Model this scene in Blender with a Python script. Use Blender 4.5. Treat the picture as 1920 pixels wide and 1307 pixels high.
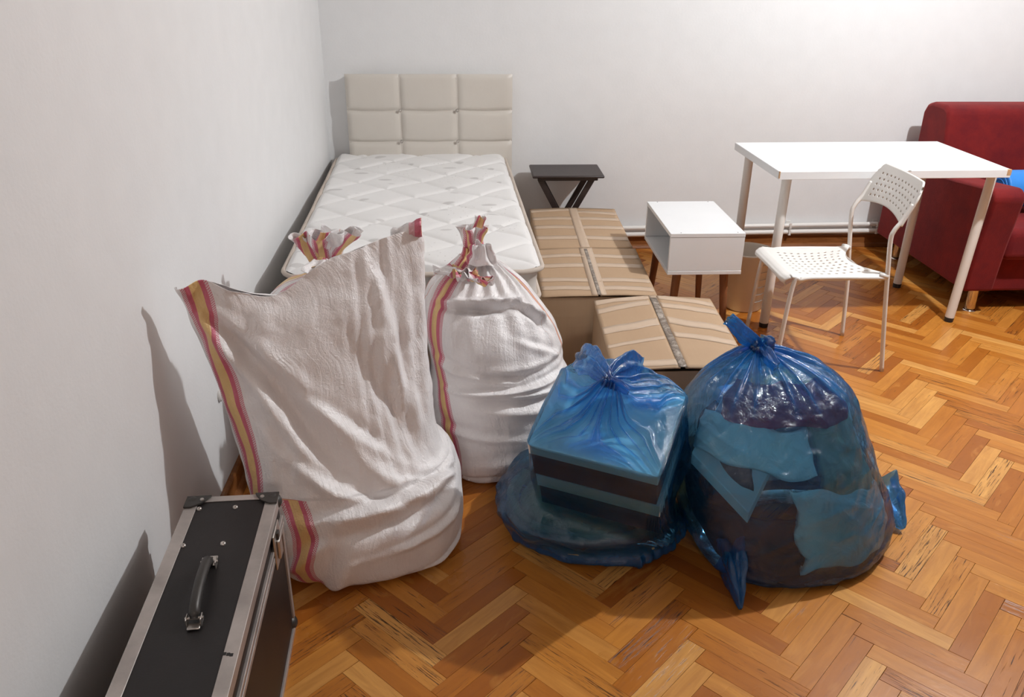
import bpy, bmesh, math, random
import numpy as np
from mathutils import Vector, Matrix, noise
for o in list(bpy.data.objects): bpy.data.objects.remove(o)
random.seed(4)
SC = bpy.context.scene
COL = SC.collection
# ------------------------------------------------------------------ camera
F, YAW, PITCH, ROLL = 1584.96, -0.0529, 0.4353, 0.0082
CAM = Vector((0.755, -4.6875, 1.5416))
_fw = Vector((-math.sin(YAW)*math.cos(PITCH), math.cos(YAW)*math.cos(PITCH), -math.sin(PITCH)))
_r0 = Vector((math.cos(YAW), math.sin(YAW), 0)); _u0 = _r0.cross(_fw)
_rt = _r0*math.cos(ROLL)+_u0*math.sin(ROLL); _up = -_r0*math.sin(ROLL)+_u0*math.cos(ROLL)
cd = bpy.data.cameras.new('camera'); cam = bpy.data.objects.new('camera', cd); COL.objects.link(cam)
cd.sensor_width = 36; cd.lens = F/1920*36; cd.clip_start = .02
M = Matrix((_rt, _up, -_fw)).transposed().to_4x4(); M.translation = CAM
cam.matrix_world = M; SC.camera = cam
def ray(u, v): return _fw + (u-960)/F*_rt + (653.5-v)/F*_up
def aty(u, v, y):
    d = ray(u, v); return CAM + d*((y-CAM.y)/d.y)
def atz(u, v, z=0.0):
    d = ray(u, v); return CAM + d*((z-CAM.z)/d.z)
def atx(u, v, x):
    d = ray(u, v); return CAM + d*((x-CAM.x)/d.x)
def proj(P):
    d = Vector(P)-CAM; z = d.dot(_fw)
    return (960+F*d.dot(_rt)/z, 653.5-F*d.dot(_up)/z, z)
# ------------------------------------------------------------------ world, lights, exposure
w = bpy.data.worlds.new('world'); SC.world = w; w.use_nodes = True
w.node_tree.nodes['Background'].inputs[0].default_value = (.6, .7, 1, 1)
w.node_tree.nodes['Background'].inputs[1].default_value = .02
def point(name, loc, power, col, rad):
    l = bpy.data.lights.new(name, 'POINT'); l.energy = power; l.color = col; l.shadow_soft_size = rad
    o = bpy.data.objects.new(name, l); COL.objects.link(o); o.location = loc; return o
point('ceiling_lamp_light', (3.05, -2.0, 2.40), 175, (.96, .98, 1.0), .035)
point('hall_lamp_light', (1.23, -7.0, 2.34), 37, (1, .84, .76), .06)
vs = SC.view_settings
vs.view_transform = 'Standard'; vs.look = 'None'; vs.gamma = 1; vs.use_curve_mapping = False
vs.exposure = 0.14
# ------------------------------------------------------------------ materials
def newmat(name):
    m = bpy.data.materials.new(name); m.use_nodes = True
    nt = m.node_tree; b = nt.nodes['Principled BSDF']; return m, nt, b
def N(nt, t, **kw):
    n = nt.nodes.new(t)
    for k, v in kw.items():
        if k in n.inputs: n.inputs[k].default_value = v
        else: setattr(n, k, v)
    return n
def ramp(nt, fac, stops, mode='LINEAR'):
    r = nt.nodes.new('ShaderNodeValToRGB'); r.color_ramp.interpolation = mode
    e = r.color_ramp.elements
    while len(e) < len(stops): e.new(.5)
    for k, (p, c) in enumerate(stops):
        e[k].position = p; e[k].color = (*c, 1) if len(c) == 3 else c
    nt.links.new(fac, r.inputs[0]); return r.outputs[0]
def mixc(nt, fac, a, b, mode='MIX'):
    m = nt.nodes.new('ShaderNodeMix'); m.data_type = 'RGBA'; m.blend_type = mode
    for s, v in ((m.inputs[0], fac), (m.inputs[6], a), (m.inputs[7], b)):
        if hasattr(v, 'is_linked'): nt.links.new(v, s)
        elif isinstance(v, tuple): s.default_value = (*v, 1)
        else: s.default_value = v
    return m.outputs[2]
def mth(nt, op, a, b=None, clamp=False):
    m = nt.nodes.new('ShaderNodeMath'); m.operation = op; m.use_clamp = clamp
    for s, v in ((m.inputs[0], a), (m.inputs[1], b)):
        if v is None: continue
        if hasattr(v, 'is_linked'): nt.links.new(v, s)
        else: s.default_value = v
    return m.outputs[0]
def bump(nt, b, h, strength=.3, dist=.002, prev=None):
    n = nt.nodes.new('ShaderNodeBump'); n.inputs['Strength'].default_value = strength; n.inputs['Distance'].default_value = dist
    nt.links.new(h, n.inputs['Height'])
    if prev is not None: nt.links.new(prev, n.inputs['Normal'])
    if b is not None: nt.links.new(n.outputs[0], b.inputs['Normal'])
    return n.outputs[0]
def coords(nt, kind='Object', scale=(1, 1, 1)):
    t = nt.nodes.new('ShaderNodeTexCoord'); m = nt.nodes.new('ShaderNodeMapping')
    m.inputs['Scale'].default_value = scale; nt.links.new(t.outputs[kind], m.inputs[0]); return m.outputs[0]
def noi(nt, vec, scale, detail=4, rough=.55, dist=0):
    n = N(nt, 'ShaderNodeTexNoise', Scale=scale, Detail=detail, Roughness=rough, Distortion=dist)
    nt.links.new(vec, n.inputs['Vector']); return n.outputs[0]
def plain(name, col, rough=.5, metal=0, spots=0, bs=0, bscale=60, coat=0, var=.0, spec=.5):
    m, nt, b = newmat(name)
    v = coords(nt)
    c2 = tuple(x*(1-var) for x in col)
    f = noi(nt, v, 9, 5)
    nt.links.new(mixc(nt, ramp(nt, f, [(.35, (0, 0, 0)), (.7, (1, 1, 1))]), col, c2), b.inputs['Base Color'])
    b.inputs['Roughness'].default_value = rough; b.inputs['Metallic'].default_value = metal
    b.inputs['Coat Weight'].default_value = coat; b.inputs['Specular IOR Level'].default_value = spec
    if bs: bump(nt, b, noi(nt, v, bscale, 4), bs, .002)
    return m
M_ = {}
M_['wall'] = plain('wall_plaster', (.80, .80, .80), .75, bs=.25, bscale=90, var=.03, spec=.25)
M_['ceil'] = plain('ceiling_plaster', (.42, .40, .38), .8, var=.02)  # unseen ceiling, colour darkened to weaken its bounced light
M_['wall2'] = plain('wall_low_bounce', (.20, .165, .14), .8, var=.03)  # unseen walls, kept dark so less light bounces into the shadows
M_['white_lac'] = plain('white_laminate', (.80, .81, .82), .32, var=.02, spec=.4)
M_['white_pl'] = plain('white_plastic', (.80, .78, .745), .38, var=.02)
M_['white_met'] = plain('white_painted_steel', (.78, .75, .71), .35, var=.03)
M_['bin'] = plain('cream_plastic', (.80, .74, .66), .4, var=.03)
M_['black_rub'] = plain('black_rubber', (.02, .02, .022), .5)
M_['pipe'] = plain('pipe_paint', (.78, .76, .73), .35, bs=.1, bscale=40)
M_['espresso'] = plain('espresso_wood', (.035, .022, .020), .42, var=.35, bs=.1, bscale=30)
M_['chip'] = plain('bare_chipboard', (.55, .33, .17), .8, var=.3)
M_['alu'] = plain('worn_aluminium', (.52, .47, .44), .42, metal=.55, var=.35, bs=.15, bscale=120)
M_['steel'] = plain('steel', (.62, .58, .54), .3, metal=.9, var=.3)
M_['chrome'] = plain('chrome', (.8, .78, .75), .12, metal=1)
M_['dkmetal'] = plain('blackened_steel', (.09, .085, .08), .45, metal=.7, var=.4)
M_['casepan'] = plain('case_laminate', (.012, .009, .009), .5, var=.5, bs=.12, bscale=300)
M_['cover'] = plain('mattress_border', (.62, .58, .54), .8, var=.1, bs=.3, bscale=120)
M_['piping'] = plain('mattress_piping', (.58, .50, .43), .75, var=.15, bs=.2, bscale=200)
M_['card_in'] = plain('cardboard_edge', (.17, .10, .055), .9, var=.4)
M_['bluefoam'] = plain('blue_foam', (.03, .23, .68), .5, bs=.3, bscale=150, var=.1)
M_['gold'] = plain('brushed_gold_foot', (.75, .66, .5), .2, metal=1)
M_['greydial'] = plain('grey_plastic', (.35, .34, .33), .5)

def wood(name, c1, c2, dark, scale, rough):
    m, nt, b = newmat(name)
    v = coords(nt, 'Object', scale)
    n1 = noi(nt, v, 6, 8, .6, .6); n2 = noi(nt, v, 20, 4)
    c = mixc(nt, ramp(nt, n1, [(.3, (0, 0, 0)), (.7, (1, 1, 1))]), c1, c2)
    c = mixc(nt, ramp(nt, n2, [(.25, (1, 1, 1)), (.4, (0, 0, 0))]), c, dark)
    nt.links.new(c, b.inputs['Base Color']); b.inputs['Roughness'].default_value = rough
    bump(nt, b, n2, .15, .001); return m
M_['legwood'] = wood('walnut_stain', (.26, .105, .045), (.18, .07, .03), (.1, .04, .02), (8, 8, 1), .4)
M_['skirt'] = wood('skirting_wood', (.30, .115, .035), (.20, .07, .02), (.08, .03, .01), (1, 8, 8), .3)

def parquet():
    m, nt, b = newmat('parquet_wood')
    uv = nt.nodes.new('ShaderNodeUVMap'); uv.uv_map = 'UVMap'
    at = nt.nodes.new('ShaderNodeAttribute'); at.attribute_name = 'tone'
    sep = nt.nodes.new('ShaderNodeSeparateColor'); nt.links.new(at.outputs['Color'], sep.inputs[0])
    mp = nt.nodes.new('ShaderNodeMapping'); mp.inputs['Scale'].default_value = (1, 9, 1); nt.links.new(uv.outputs[0], mp.inputs[0])
    g1 = noi(nt, mp.outputs[0], 5, 7, .6, .8)
    mp2 = nt.nodes.new('ShaderNodeMapping'); mp2.inputs['Scale'].default_value = (1, 22, 1); nt.links.new(uv.outputs[0], mp2.inputs[0])
    g2 = noi(nt, mp2.outputs[0], 9, 6, .7, .4)
    mp3 = nt.nodes.new('ShaderNodeMapping'); mp3.inputs['Scale'].default_value = (1, 3, 1); nt.links.new(uv.outputs[0], mp3.inputs[0])
    g3 = noi(nt, mp3.outputs[0], 7, 3, .5, 1.2)
    base = ramp(nt, sep.outputs[0], [(0, (.33, .095, .012)), (.35, (.49, .170, .022)), (.7, (.62, .255, .045)), (1, (.74, .38, .105))])
    c = mixc(nt, ramp(nt, g1, [(.3, (0, 0, 0)), (.72, (.55, .55, .55))]), base, (.30, .09, .014))
    c = mixc(nt, ramp(nt, g3, [(.60, (0, 0, 0)), (.85, (.6, .6, .6))]), c, (.68, .32, .075))
    # dark cracks, mostly on worn boards (tone.g)
    thr = mth(nt, 'MULTIPLY', sep.outputs[1], .145)
    cr = mth(nt, 'SUBTRACT', mth(nt, 'ADD', g2, thr), .67)
    cr = mth(nt, 'MULTIPLY', cr, 14, True)
    c = mixc(nt, cr, c, (.07, .025, .010))
    nt.links.new(c, b.inputs['Base Color'])
    w = coords(nt, 'Object'); r = noi(nt, w, 2.2, 5)
    nt.links.new(ramp(nt, r, [(.3, (.24, .24, .24)), (.75, (.42, .42, .42))]), b.inputs['Roughness'])
    b.inputs['Specular IOR Level'].default_value = .33
    b.inputs['Coat Weight'].default_value = .08; b.inputs['Coat Roughness'].default_value = .12
    h = mth(nt, 'SUBTRACT', g1, cr)
    p = bump(nt, None, noi(nt, w, 30, 4), .12, .003)
    bump(nt, b, h, .25, .0012, p)
    return m
M_['parquet'] = parquet()
M_['subfloor'] = plain('subfloor', (.035, .014, .006), .9)

def leather():
    m, nt, b = newmat('cream_faux_leather')
    v = coords(nt)
    nt.links.new(mixc(nt, noi(nt, v, 5), (.66, .62, .56), (.60, .555, .50)), b.inputs['Base Color'])
    b.inputs['Roughness'].default_value = .42
    p = bump(nt, None, noi(nt, v, 14, 4), .25, .006); bump(nt, b, noi(nt, v, 350, 2), .25, .0006, p); return m
M_['leather'] = leather()

def quilt():
    m, nt, b = newmat('quilted_ticking')
    v = coords(nt)
    c = mixc(nt, noi(nt, v, 3), (.84, .83, .82), (.76, .745, .73))
    # grey leaf-like woven motifs and small worn specks
    mp = nt.nodes.new('ShaderNodeMapping'); mp.inputs['Scale'].default_value = (5.2, 11, 3); mp.inputs['Rotation'].default_value = (0, 0, .5)
    nt.links.new(v, mp.inputs[0])
    vo = N(nt, 'ShaderNodeTexVoronoi', Scale=1.0, Randomness=.75); nt.links.new(mp.outputs[0], vo.inputs['Vector'])
    sp = ramp(nt, vo.outputs['Distance'], [(.0, (.6, .6, .6)), (.17, (.5, .5, .5)), (.2, (0, 0, 0))])
    c = mixc(nt, sp, c, (.45, .43, .42))
    vo2 = N(nt, 'ShaderNodeTexVoronoi', Scale=38, Randomness=1); nt.links.new(v, vo2.inputs['Vector'])
    s2 = mth(nt, 'MULTIPLY', ramp(nt, vo2.outputs['Distance'], [(.09, (1, 1, 1)), (.14, (0, 0, 0))]), ramp(nt, noi(nt, v, 2.2), [(.5, (0, 0, 0)), (.62, (.6, .6, .6))]))
    c = mixc(nt, s2, c, (.35, .32, .30))
    nt.links.new(c, b.inputs['Base Color']); b.inputs['Roughness'].default_value = .85
    b.inputs['Sheen Weight'].default_value = .2
    p = bump(nt, None, noi(nt, v, 45, 4), .3, .002); bump(nt, b, noi(nt, v, 500, 2), .2, .0005, p); return m
M_['quilt'] = quilt()

def velvet():
    m, nt, b = newmat('red_velour')
    v = coords(nt)
    f = ramp(nt, noi(nt, v, 7, 6, .7), [(.35, (0, 0, 0)), (.65, (1, 1, 1))])
    nt.links.new(mixc(nt, f, (.115, .006, .009), (.19, .011, .010)), b.inputs['Base Color'])
    b.inputs['Roughness'].default_value = .8; b.inputs['Sheen Weight'].default_value = .3
    b.inputs['Sheen Tint'].default_value = (1, .3, .3, 1); b.inputs['Specular IOR Level'].default_value = .2
    bump(nt, b, noi(nt, v, 160, 4), .4, .0015); return m
M_['velvet'] = velvet()

def cardboard():
    m, nt, b = newmat('corrugated_cardboard')
    v = coords(nt)
    c = mixc(nt, noi(nt, v, 6, 5), (.50, .345, .215), (.43, .285, .175))
    mp = nt.nodes.new('ShaderNodeMapping'); mp.inputs['Scale'].default_value = (40, 2, 2); nt.links.new(v, mp.inputs[0])
    c = mixc(nt, mth(nt, 'MULTIPLY', noi(nt, mp.outputs[0], 3), .2), c, (.36, .22, .12))
    nt.links.new(c, b.inputs['Base Color']); b.inputs['Roughness'].default_value = .75
    bump(nt, b, noi(nt, v, 9, 3), .3, .004); return m
M_['card'] = cardboard()
def tape():
    m, nt, b = newmat('clear_packing_tape')
    v = coords(nt)
    nt.links.new(mixc(nt, noi(nt, v, 18, 5), (.60, .46, .34), (.53, .385, .27)), b.inputs['Base Color'])
    b.inputs['Roughness'].default_value = .4; b.inputs['Specular IOR Level'].default_value = .4
    bump(nt, b, noi(nt, v, 50, 5, .6, 1), .3, .001); return m
M_['tape'] = tape()
def seamtape():
    m, nt, b = newmat('crumpled_tape_over_seam')
    v = coords(nt)
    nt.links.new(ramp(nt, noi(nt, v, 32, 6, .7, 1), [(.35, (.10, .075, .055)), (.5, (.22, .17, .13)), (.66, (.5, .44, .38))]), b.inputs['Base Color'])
    b.inputs['Roughness'].default_value = .28
    bump(nt, b, noi(nt, v, 60, 5, .6, 1), .8, .004); return m
M_['seam'] = seamtape()

def sackmat(name='woven_sack', translucent=.0):
    """woven polypropylene; UV.x = metres across the printed band centre, UV.y = metres along"""
    m, nt, b = newmat(name)
    uv = nt.nodes.new('ShaderNodeUVMap'); uv.uv_map = 'UVMap'
    sp = nt.nodes.new('ShaderNodeSeparateXYZ'); nt.links.new(uv.outputs[0], sp.inputs[0])
    o = coords(nt)
    d = mth(nt, 'ABSOLUTE', sp.outputs[0])
    inner = mth(nt, 'LESS_THAN', d, .0125)
    outer = mth(nt, 'LESS_THAN', d, .034)
    red = mth(nt, 'SUBTRACT', outer, inner)
    ck = N(nt, 'ShaderNodeTexChecker', Scale=330.0); nt.links.new(uv.outputs[0], ck.inputs['Vector'])
    fd = mth(nt, 'MULTIPLY', mth(nt, 'MULTIPLY', mth(nt, 'GREATER_THAN', d, .024), ck.outputs['Fac']), .75)
    base = mixc(nt, noi(nt, o, 4, 4), (.93, .91, .91), (.88, .85, .85))
    c = mixc(nt, mth(nt, 'MULTIPLY', red, mth(nt, 'SUBTRACT', .92, fd)), base, (.62, .075, .155))
    c = mixc(nt, mth(nt, 'MULTIPLY', inner, .85), c, (.80, .50, .13))
    nt.links.new(c, b.inputs['Base Color'])
    b.inputs['Roughness'].default_value = .30; b.inputs['Specular IOR Level'].default_value = .8
    mp = nt.nodes.new('ShaderNodeMapping'); mp.inputs['Scale'].default_value = (330, 330, 1); nt.links.new(uv.outputs[0], mp.inputs[0])
    wv = N(nt, 'ShaderNodeTexChecker', Scale=1.0); nt.links.new(mp.outputs[0], wv.inputs['Vector'])
    n1 = nt.nodes.new('ShaderNodeTexNoise'); n1.inputs['Scale'].default_value = 22; n1.inputs['Detail'].default_value = 6; n1.inputs['Distortion'].default_value = .8
    mpo = nt.nodes.new('ShaderNodeMapping'); mpo.inputs['Scale'].default_value = (1, 1, .55); nt.links.new(o, mpo.inputs[0])
    nt.links.new(mpo.outputs[0], n1.inputs['Vector'])
    mpu = nt.nodes.new('ShaderNodeMapping'); mpu.inputs['Scale'].default_value = (95, 5, 1); nt.links.new(uv.outputs[0], mpu.inputs[0])
    p = bump(nt, None, noi(nt, mpu.outputs[0], 1.0, 3, .5, .5), .45, .006)
    p = bump(nt, None, n1.outputs[0], .5, .010, p)
    p = bump(nt, None, noi(nt, o, 85, 4, .65, 1.0), .7, .0035, p)
    p = bump(nt, None, noi(nt, o, 260, 3, .6, .5), .6, .0014, p)
    bump(nt, b, wv.outputs['Fac'], .30, .0005, p)
    return m
M_['sack'] = sackmat()

def film():
    m, nt, b = newmat('blue_polythene')
    o = coords(nt)
    out = nt.nodes['Material Output']
    b.inputs['Base Color'].default_value = (.03, .34, 1.0, 1)
    b.inputs['Roughness'].default_value = .13; b.inputs['Specular IOR Level'].default_value = .75
    tr = nt.nodes.new('ShaderNodeBsdfTransparent'); ga = nt.nodes.new('ShaderNodeAttribute'); ga.attribute_name = 'gather'
    nt.links.new(mixc(nt, ga.outputs['Fac'], (.44, .80, 1.0), (.08, .42, 1.0)), tr.inputs[0])
    mp = nt.nodes.new('ShaderNodeMapping'); mp.inputs['Scale'].default_value = (1.5, 1.5, .7); nt.links.new(o, mp.inputs[0])
    n1 = noi(nt, mp.outputs[0], 15, 6, .6, 1.5)
    p = bump(nt, None, n1, .5, .014)
    p2 = bump(nt, b, noi(nt, o, 60, 3, .5, 1.2), .3, .003, p)
    lw = nt.nodes.new('ShaderNodeLayerWeight'); lw.inputs['Blend'].default_value = .35
    fac = mth(nt, 'ADD', mth(nt, 'MULTIPLY', lw.outputs['Facing'], .10), ramp(nt, noi(nt, o, 6, 4), [(.3, (.06, .06, .06)), (.8, (.16, .16, .16))]), True)
    fac = mth(nt, 'ADD', fac, mth(nt, 'MULTIPLY', ga.outputs['Fac'], .38), True)
    mx = nt.nodes.new('ShaderNodeMixShader')
    nt.links.new(fac, mx.inputs[0]); nt.links.new(tr.outputs[0], mx.inputs[1]); tl = nt.nodes.new('ShaderNodeBsdfTranslucent'); tl.inputs[0].default_value = (.10, .52, 1.0, 1)
    mt = nt.nodes.new('ShaderNodeMixShader'); mt.inputs[0].default_value = .5
    nt.links.new(b.outputs[0], mt.inputs[1]); nt.links.new(tl.outputs[0], mt.inputs[2]); nt.links.new(mt.outputs[0], mx.inputs[2])
    gl = nt.nodes.new('ShaderNodeBsdfGlossy'); gl.inputs['Roughness'].default_value = .07; nt.links.new(p2, gl.inputs['Normal'])
    fr = nt.nodes.new('ShaderNodeFresnel'); fr.inputs[0].default_value = 1.7; nt.links.new(p2, fr.inputs['Normal'])
    mx2 = nt.nodes.new('ShaderNodeMixShader'); nt.links.new(mth(nt, 'MULTIPLY', fr.outputs[0], .9, True), mx2.inputs[0])
    nt.links.new(mx.outputs[0], mx2.inputs[1]); nt.links.new(gl.outputs[0], mx2.inputs[2])
    nt.links.new(mx2.outputs[0], out.inputs['Surface'])
    return m
M_['film'] = film()
def cloth(name, col, col2, sc=14):
    m, nt, b = newmat(name); v = coords(nt)
    nt.links.new(mixc(nt, noi(nt, v, sc, 4), col, col2), b.inputs['Base Color'])
    b.inputs['Roughness'].default_value = .9
    p = bump(nt, None, noi(nt, v, 16, 4, .5, 1), .6, .02); bump(nt, b, noi(nt, v, 300, 2), .3, .001, p); return m
M_['maroon'] = cloth('maroon_knit', (.70, .06, .10), (.5, .03, .06))
M_['towel'] = cloth('pale_towel', (.95, .95, .92), (.86, .87, .83))
M_['grey'] = cloth('grey_green_cotton', (.58, .50, .34), (.48, .42, .29))
M_['darkcloth'] = cloth('black_cotton', (.05, .02, .012), (.03, .013, .01))
M_['whitecloth'] = cloth('white_cotton', (.85, .84, .84), (.74, .74, .76))
M_['olive'] = cloth('olive_cotton', (.30, .26, .14), (.2, .18, .1))
M_['lid'] = plain('pale_box_card', (.96, .96, .96), .6, var=.06)
M_['blackcard'] = plain('black_box_card', (.035, .014, .012), .6, var=.3)

# ------------------------------------------------------------------ mesh helpers
BASE = {}
def tag(o, label=None, cat=None, group=None, kind=None):
    for k, v in (('label', label), ('category', cat), ('group', group), ('kind', kind)):
        if v: o[k] = v
    return o
def thing(name, loc, label, cat, group=None):
    e = bpy.data.objects.new(name, None); COL.objects.link(e); e.location = loc; e.empty_display_size = .1
    BASE[e.name] = Vector(loc); return tag(e, label, cat, group)
class MB:
    def __init__(s): s.bm = bmesh.new(); s.uv = None
    def box(s, a, b, fr=None):
        """axis box between corners a, b; fr=(origin, ex, ey, ez) maps local to world"""
        x0, y0, z0 = a; x1, y1, z1 = b
        P = [Vector(p) for p in ((x0,y0,z0),(x1,y0,z0),(x1,y1,z0),(x0,y1,z0),(x0,y0,z1),(x1,y0,z1),(x1,y1,z1),(x0,y1,z1))]
        if fr: P = [fr[0]+fr[1]*p.x+fr[2]*p.y+fr[3]*p.z for p in P]
        V = [s.bm.verts.new(p) for p in P]
        for f in ((0,3,2,1),(4,5,6,7),(0,1,5,4),(1,2,6,5),(2,3,7,6),(3,0,4,7)): s.bm.faces.new([V[i] for i in f])
        return s
    def cyl(s, p0, p1, r0, r1=None, n=20, cap=True):
        return s.tube([p0, p1], [r0, r0 if r1 is None else r1], n, cap)
    def tube(s, pts, r, n=12, cap=True):
        pts = [Vector(p) for p in pts]
        if not isinstance(r, (list, tuple)): r = [r]*len(pts)
        R = []; up = None
        for i, p in enumerate(pts):
            t = (pts[min(i+1, len(pts)-1)]-pts[max(i-1, 0)]).normalized()
            if up is None: up = t.orthogonal().normalized()
            up = (up - t*up.dot(t)).normalized(); sd = t.cross(up)
            R.append([s.bm.verts.new(p+(up*math.cos(a)+sd*math.sin(a))*r[i]) for a in [2*math.pi*k/n for k in range(n)]])
        for A, B in zip(R, R[1:]):
            for k in range(n): s.bm.faces.new((A[k], A[(k+1)%n], B[(k+1)%n], B[k]))
        if cap: s.bm.faces.new(R[0][::-1]); s.bm.faces.new(R[-1])
        return s
    def lathe(s, c, prof, n=40):
        R = [[s.bm.verts.new((c[0]+r*math.cos(2*math.pi*k/n), c[1]+r*math.sin(2*math.pi*k/n), c[2]+z)) for k in range(n)] for r, z in prof]
        for A, B in zip(R, R[1:]):
            for k in range(n): s.bm.faces.new((A[k], A[(k+1)%n], B[(k+1)%n], B[k]))
        return s
    def grid(s, P, closed=False, uvs=None):
        """P[j][i] points"""
        L = s.bm.loops.layers.uv.new('UVMap') if uvs is not None else None
        V = [[s.bm.verts.new(p) for p in row] for row in P]
        n = len(V[0])
        for j in range(len(V)-1):
            for i in range(n if closed else n-1):
                i2 = (i+1) % n
                f = s.bm.faces.new((V[j][i], V[j][i2], V[j+1][i2], V[j+1][i]))
                if L:
                    for lp, (jj, ii) in zip(f.loops, ((j, i), (j, i+1), (j+1, i+1), (j+1, i))): lp[L].uv = uvs[jj][ii]
        return V
    def build(s, name, mat, parent=None, smooth=False, bevel=0, seg=2, solid=0, sub=0, soff=0, angle=None, fix=True):
        if fix: bmesh.ops.recalc_face_normals(s.bm, faces=s.bm.faces[:])
        base = BASE[parent.name] if parent else None
        if base is not None: bmesh.ops.translate(s.bm, verts=s.bm.verts[:], vec=-base)
        me = bpy.data.meshes.new(name); s.bm.to_mesh(me); s.bm.free()
        if smooth:
            me.polygons.foreach_set('use_smooth', [True]*len(me.polygons))
        o = bpy.data.objects.new(name, me); COL.objects.link(o); me.materials.append(M_[mat])
        if parent: o.parent = parent; BASE[o.name] = base if not isinstance(parent.data, bpy.types.Mesh) else base
        else: BASE[o.name] = Vector((0, 0, 0))
        if bevel:
            b = o.modifiers.new('bevel', 'BEVEL'); b.width = bevel; b.segments = seg; b.limit_method = 'ANGLE'; b.harden_normals = False
            if seg > 1:
                me.polygons.foreach_set('use_smooth', [True]*len(me.polygons))
                me.set_sharp_from_angle(angle=math.radians(35)) if hasattr(me, 'set_sharp_from_angle') else None
        if sub: m = o.modifiers.new('sub', 'SUBSURF'); m.levels = sub; m.render_levels = sub
        if solid: m = o.modifiers.new('solid', 'SOLIDIFY'); m.thickness = solid; m.offset = soff
        return o
# a mesh child's own verts are stored relative to its root's base, child at the root's origin
def V3(*a): return Vector(a)

# ------------------------------------------------------------------ room shell
RX, RY, RZ = 5.6, -5.0, 2.75
def struct(name, a, b, mat):
    return tag(MB().box(a, b).build(name, mat), kind='structure')
struct('wall_left', (-.15, RY-.15, -.1), (0, .15, RZ+.1), 'wall')
struct('wall_back', (0, 0, -.1), (RX, .15, RZ+.1), 'wall')
struct('wall_right', (RX, RY-.15, -.1), (RX+.15, .15, RZ+.1), 'wall2')
struct('ceiling', (0, RY, RZ), (RX, 0, RZ+.1), 'ceil')
mb = MB(); mb.box((0, RY-.15, -.1), (.594, RY, RZ+.1)); mb.box((1.444, RY-.15, -.1), (RX, RY, RZ+.1)); mb.box((.594, RY-.15, 2.0), (1.444, RY, RZ+.1))  # unseen wall; doorway guessed, shaped to crop the hall lamp's light
tag(mb.build('wall_front', 'wall2'), kind='structure')
mb = MB()   # unseen hallway, added to bounce light and carry the second lamp
mb.box((-.3, -7.9, -.1), (-.2, RY-.15, 2.7)); mb.box((2.6, -7.9, -.1), (2.7, RY-.15, 2.7)); mb.box((-.3, -8, -.1), (2.7, -7.9, 2.7)); mb.box((-.3, -8, 2.6), (2.7, RY-.15, 2.7))
tag(mb.build('wall_hall', 'wall'), kind='structure')
floor = struct('floor', (0, RY-.15, -.1), (RX, 0, -.006), 'subfloor')
struct('floor_hall', (-.3, -8, -.1), (2.7, RY-.15, 0), 'skirt')

# herringbone parquet blocks
PW, PL = .0515, .2984
s2 = math.sqrt(.5)
OX, OY = .686, -3.063
def to_w(u, v): return (OX+(u-v)*s2, OY+(u+v)*s2)
def blk_box(occ, x, y):
    return any(x0 < x < x1 and y0 < y < y1 for x0, x1, y0, y1 in occ)
OCC = [(.3, .75, -2.8, -1.0), (0, 1.0, -2.4, 0), (1.05, 1.5, -1.6, 0), (1.2, 1.65, -2.25, -1.6), (.95, 1.25, -2.75, -2.2), (1.45, 1.95, -2.85, -2.2), (0, .27, -5, -2.95), (3.15, 5.6, -.95, 0)]
planks = []
nk = int(12/(PW*1.414))
for mcol in range(-14, 15):
    for k in range(-nk, nk):
        for kind in (0, 1):
            if kind == 0: u0, v0, du, dv = k*PW-mcol*PL, k*PW+mcol*PL, PL, PW
            else: u0, v0, du, dv = (k-1)*PW-mcol*PL, k*PW+mcol*PL, PW, PL
            cx, cy = to_w(u0+du/2, v0+dv/2)
            if not (-.1 < cx < RX+.1 and RY-.1 < cy < .1): continue
            g = .0004
            q = [to_w(u0+g, v0+g), to_w(u0+du-g, v0+g), to_w(u0+du-g, v0+dv-g), to_w(u0+g, v0+dv-g)]
            if any(x < 0 or x > RX or y < RY or y > 0 for x, y in q):
                # boards cut by the walls
                q = [(min(max(x, .001), RX-.001), min(max(y, RY+.001), -.001)) for x, y in q]
            planks.append((cx, cy, kind, q))
def add_plank(bm, pk):
    cx, cy, kind, q = pk
    rnd = random.Random(int(cx*9173)*7919+int(cy*6311))
    uvl = bm.loops.layers.uv.get('UVMap') or bm.loops.layers.uv.new('UVMap')
    cl = bm.loops.layers.float_color.get('tone') or bm.loops.layers.float_color.new('tone')
    t = rnd.random(); g = rnd.random()**2.2
    ou, ov = rnd.random()*60, rnd.random()*60
    dz = rnd.uniform(-.0002, .0002)
    c = .0007
    mid = Vector((sum(p[0] for p in q)/4, sum(p[1] for p in q)/4))
    top = []
    for p in q:
        d = Vector(p)-mid; top.append(mid+Vector((d.x-(c if d.x > 0 else -c), d.y-(c if d.y > 0 else -c))))
    A = [bm.verts.new((p[0], p[1], -.006)) for p in q]
    B = [bm.verts.new((p[0], p[1], dz-.0008)) for p in q]
    C = [bm.verts.new((p[0], p[1], dz)) for p in top]
    ax = Vector((s2, s2)) if kind == 0 else Vector((-s2, s2)); bx = Vector((-ax.y, ax.x))
    fs = [bm.faces.new(C)]
    for i in range(4):
        j = (i+1) % 4
        fs.append(bm.faces.new((A[i], A[j], B[j], B[i]))); fs.append(bm.faces.new((B[i], B[j], C[j], C[i])))
    for f in fs:
        for lp in f.loops:
            d = Vector(lp.vert.co.xy)-mid
            lp[uvl].uv = (d.dot(ax)+ou, d.dot(bx)+ov); lp[cl] = (t, g, 0, 1)
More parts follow.
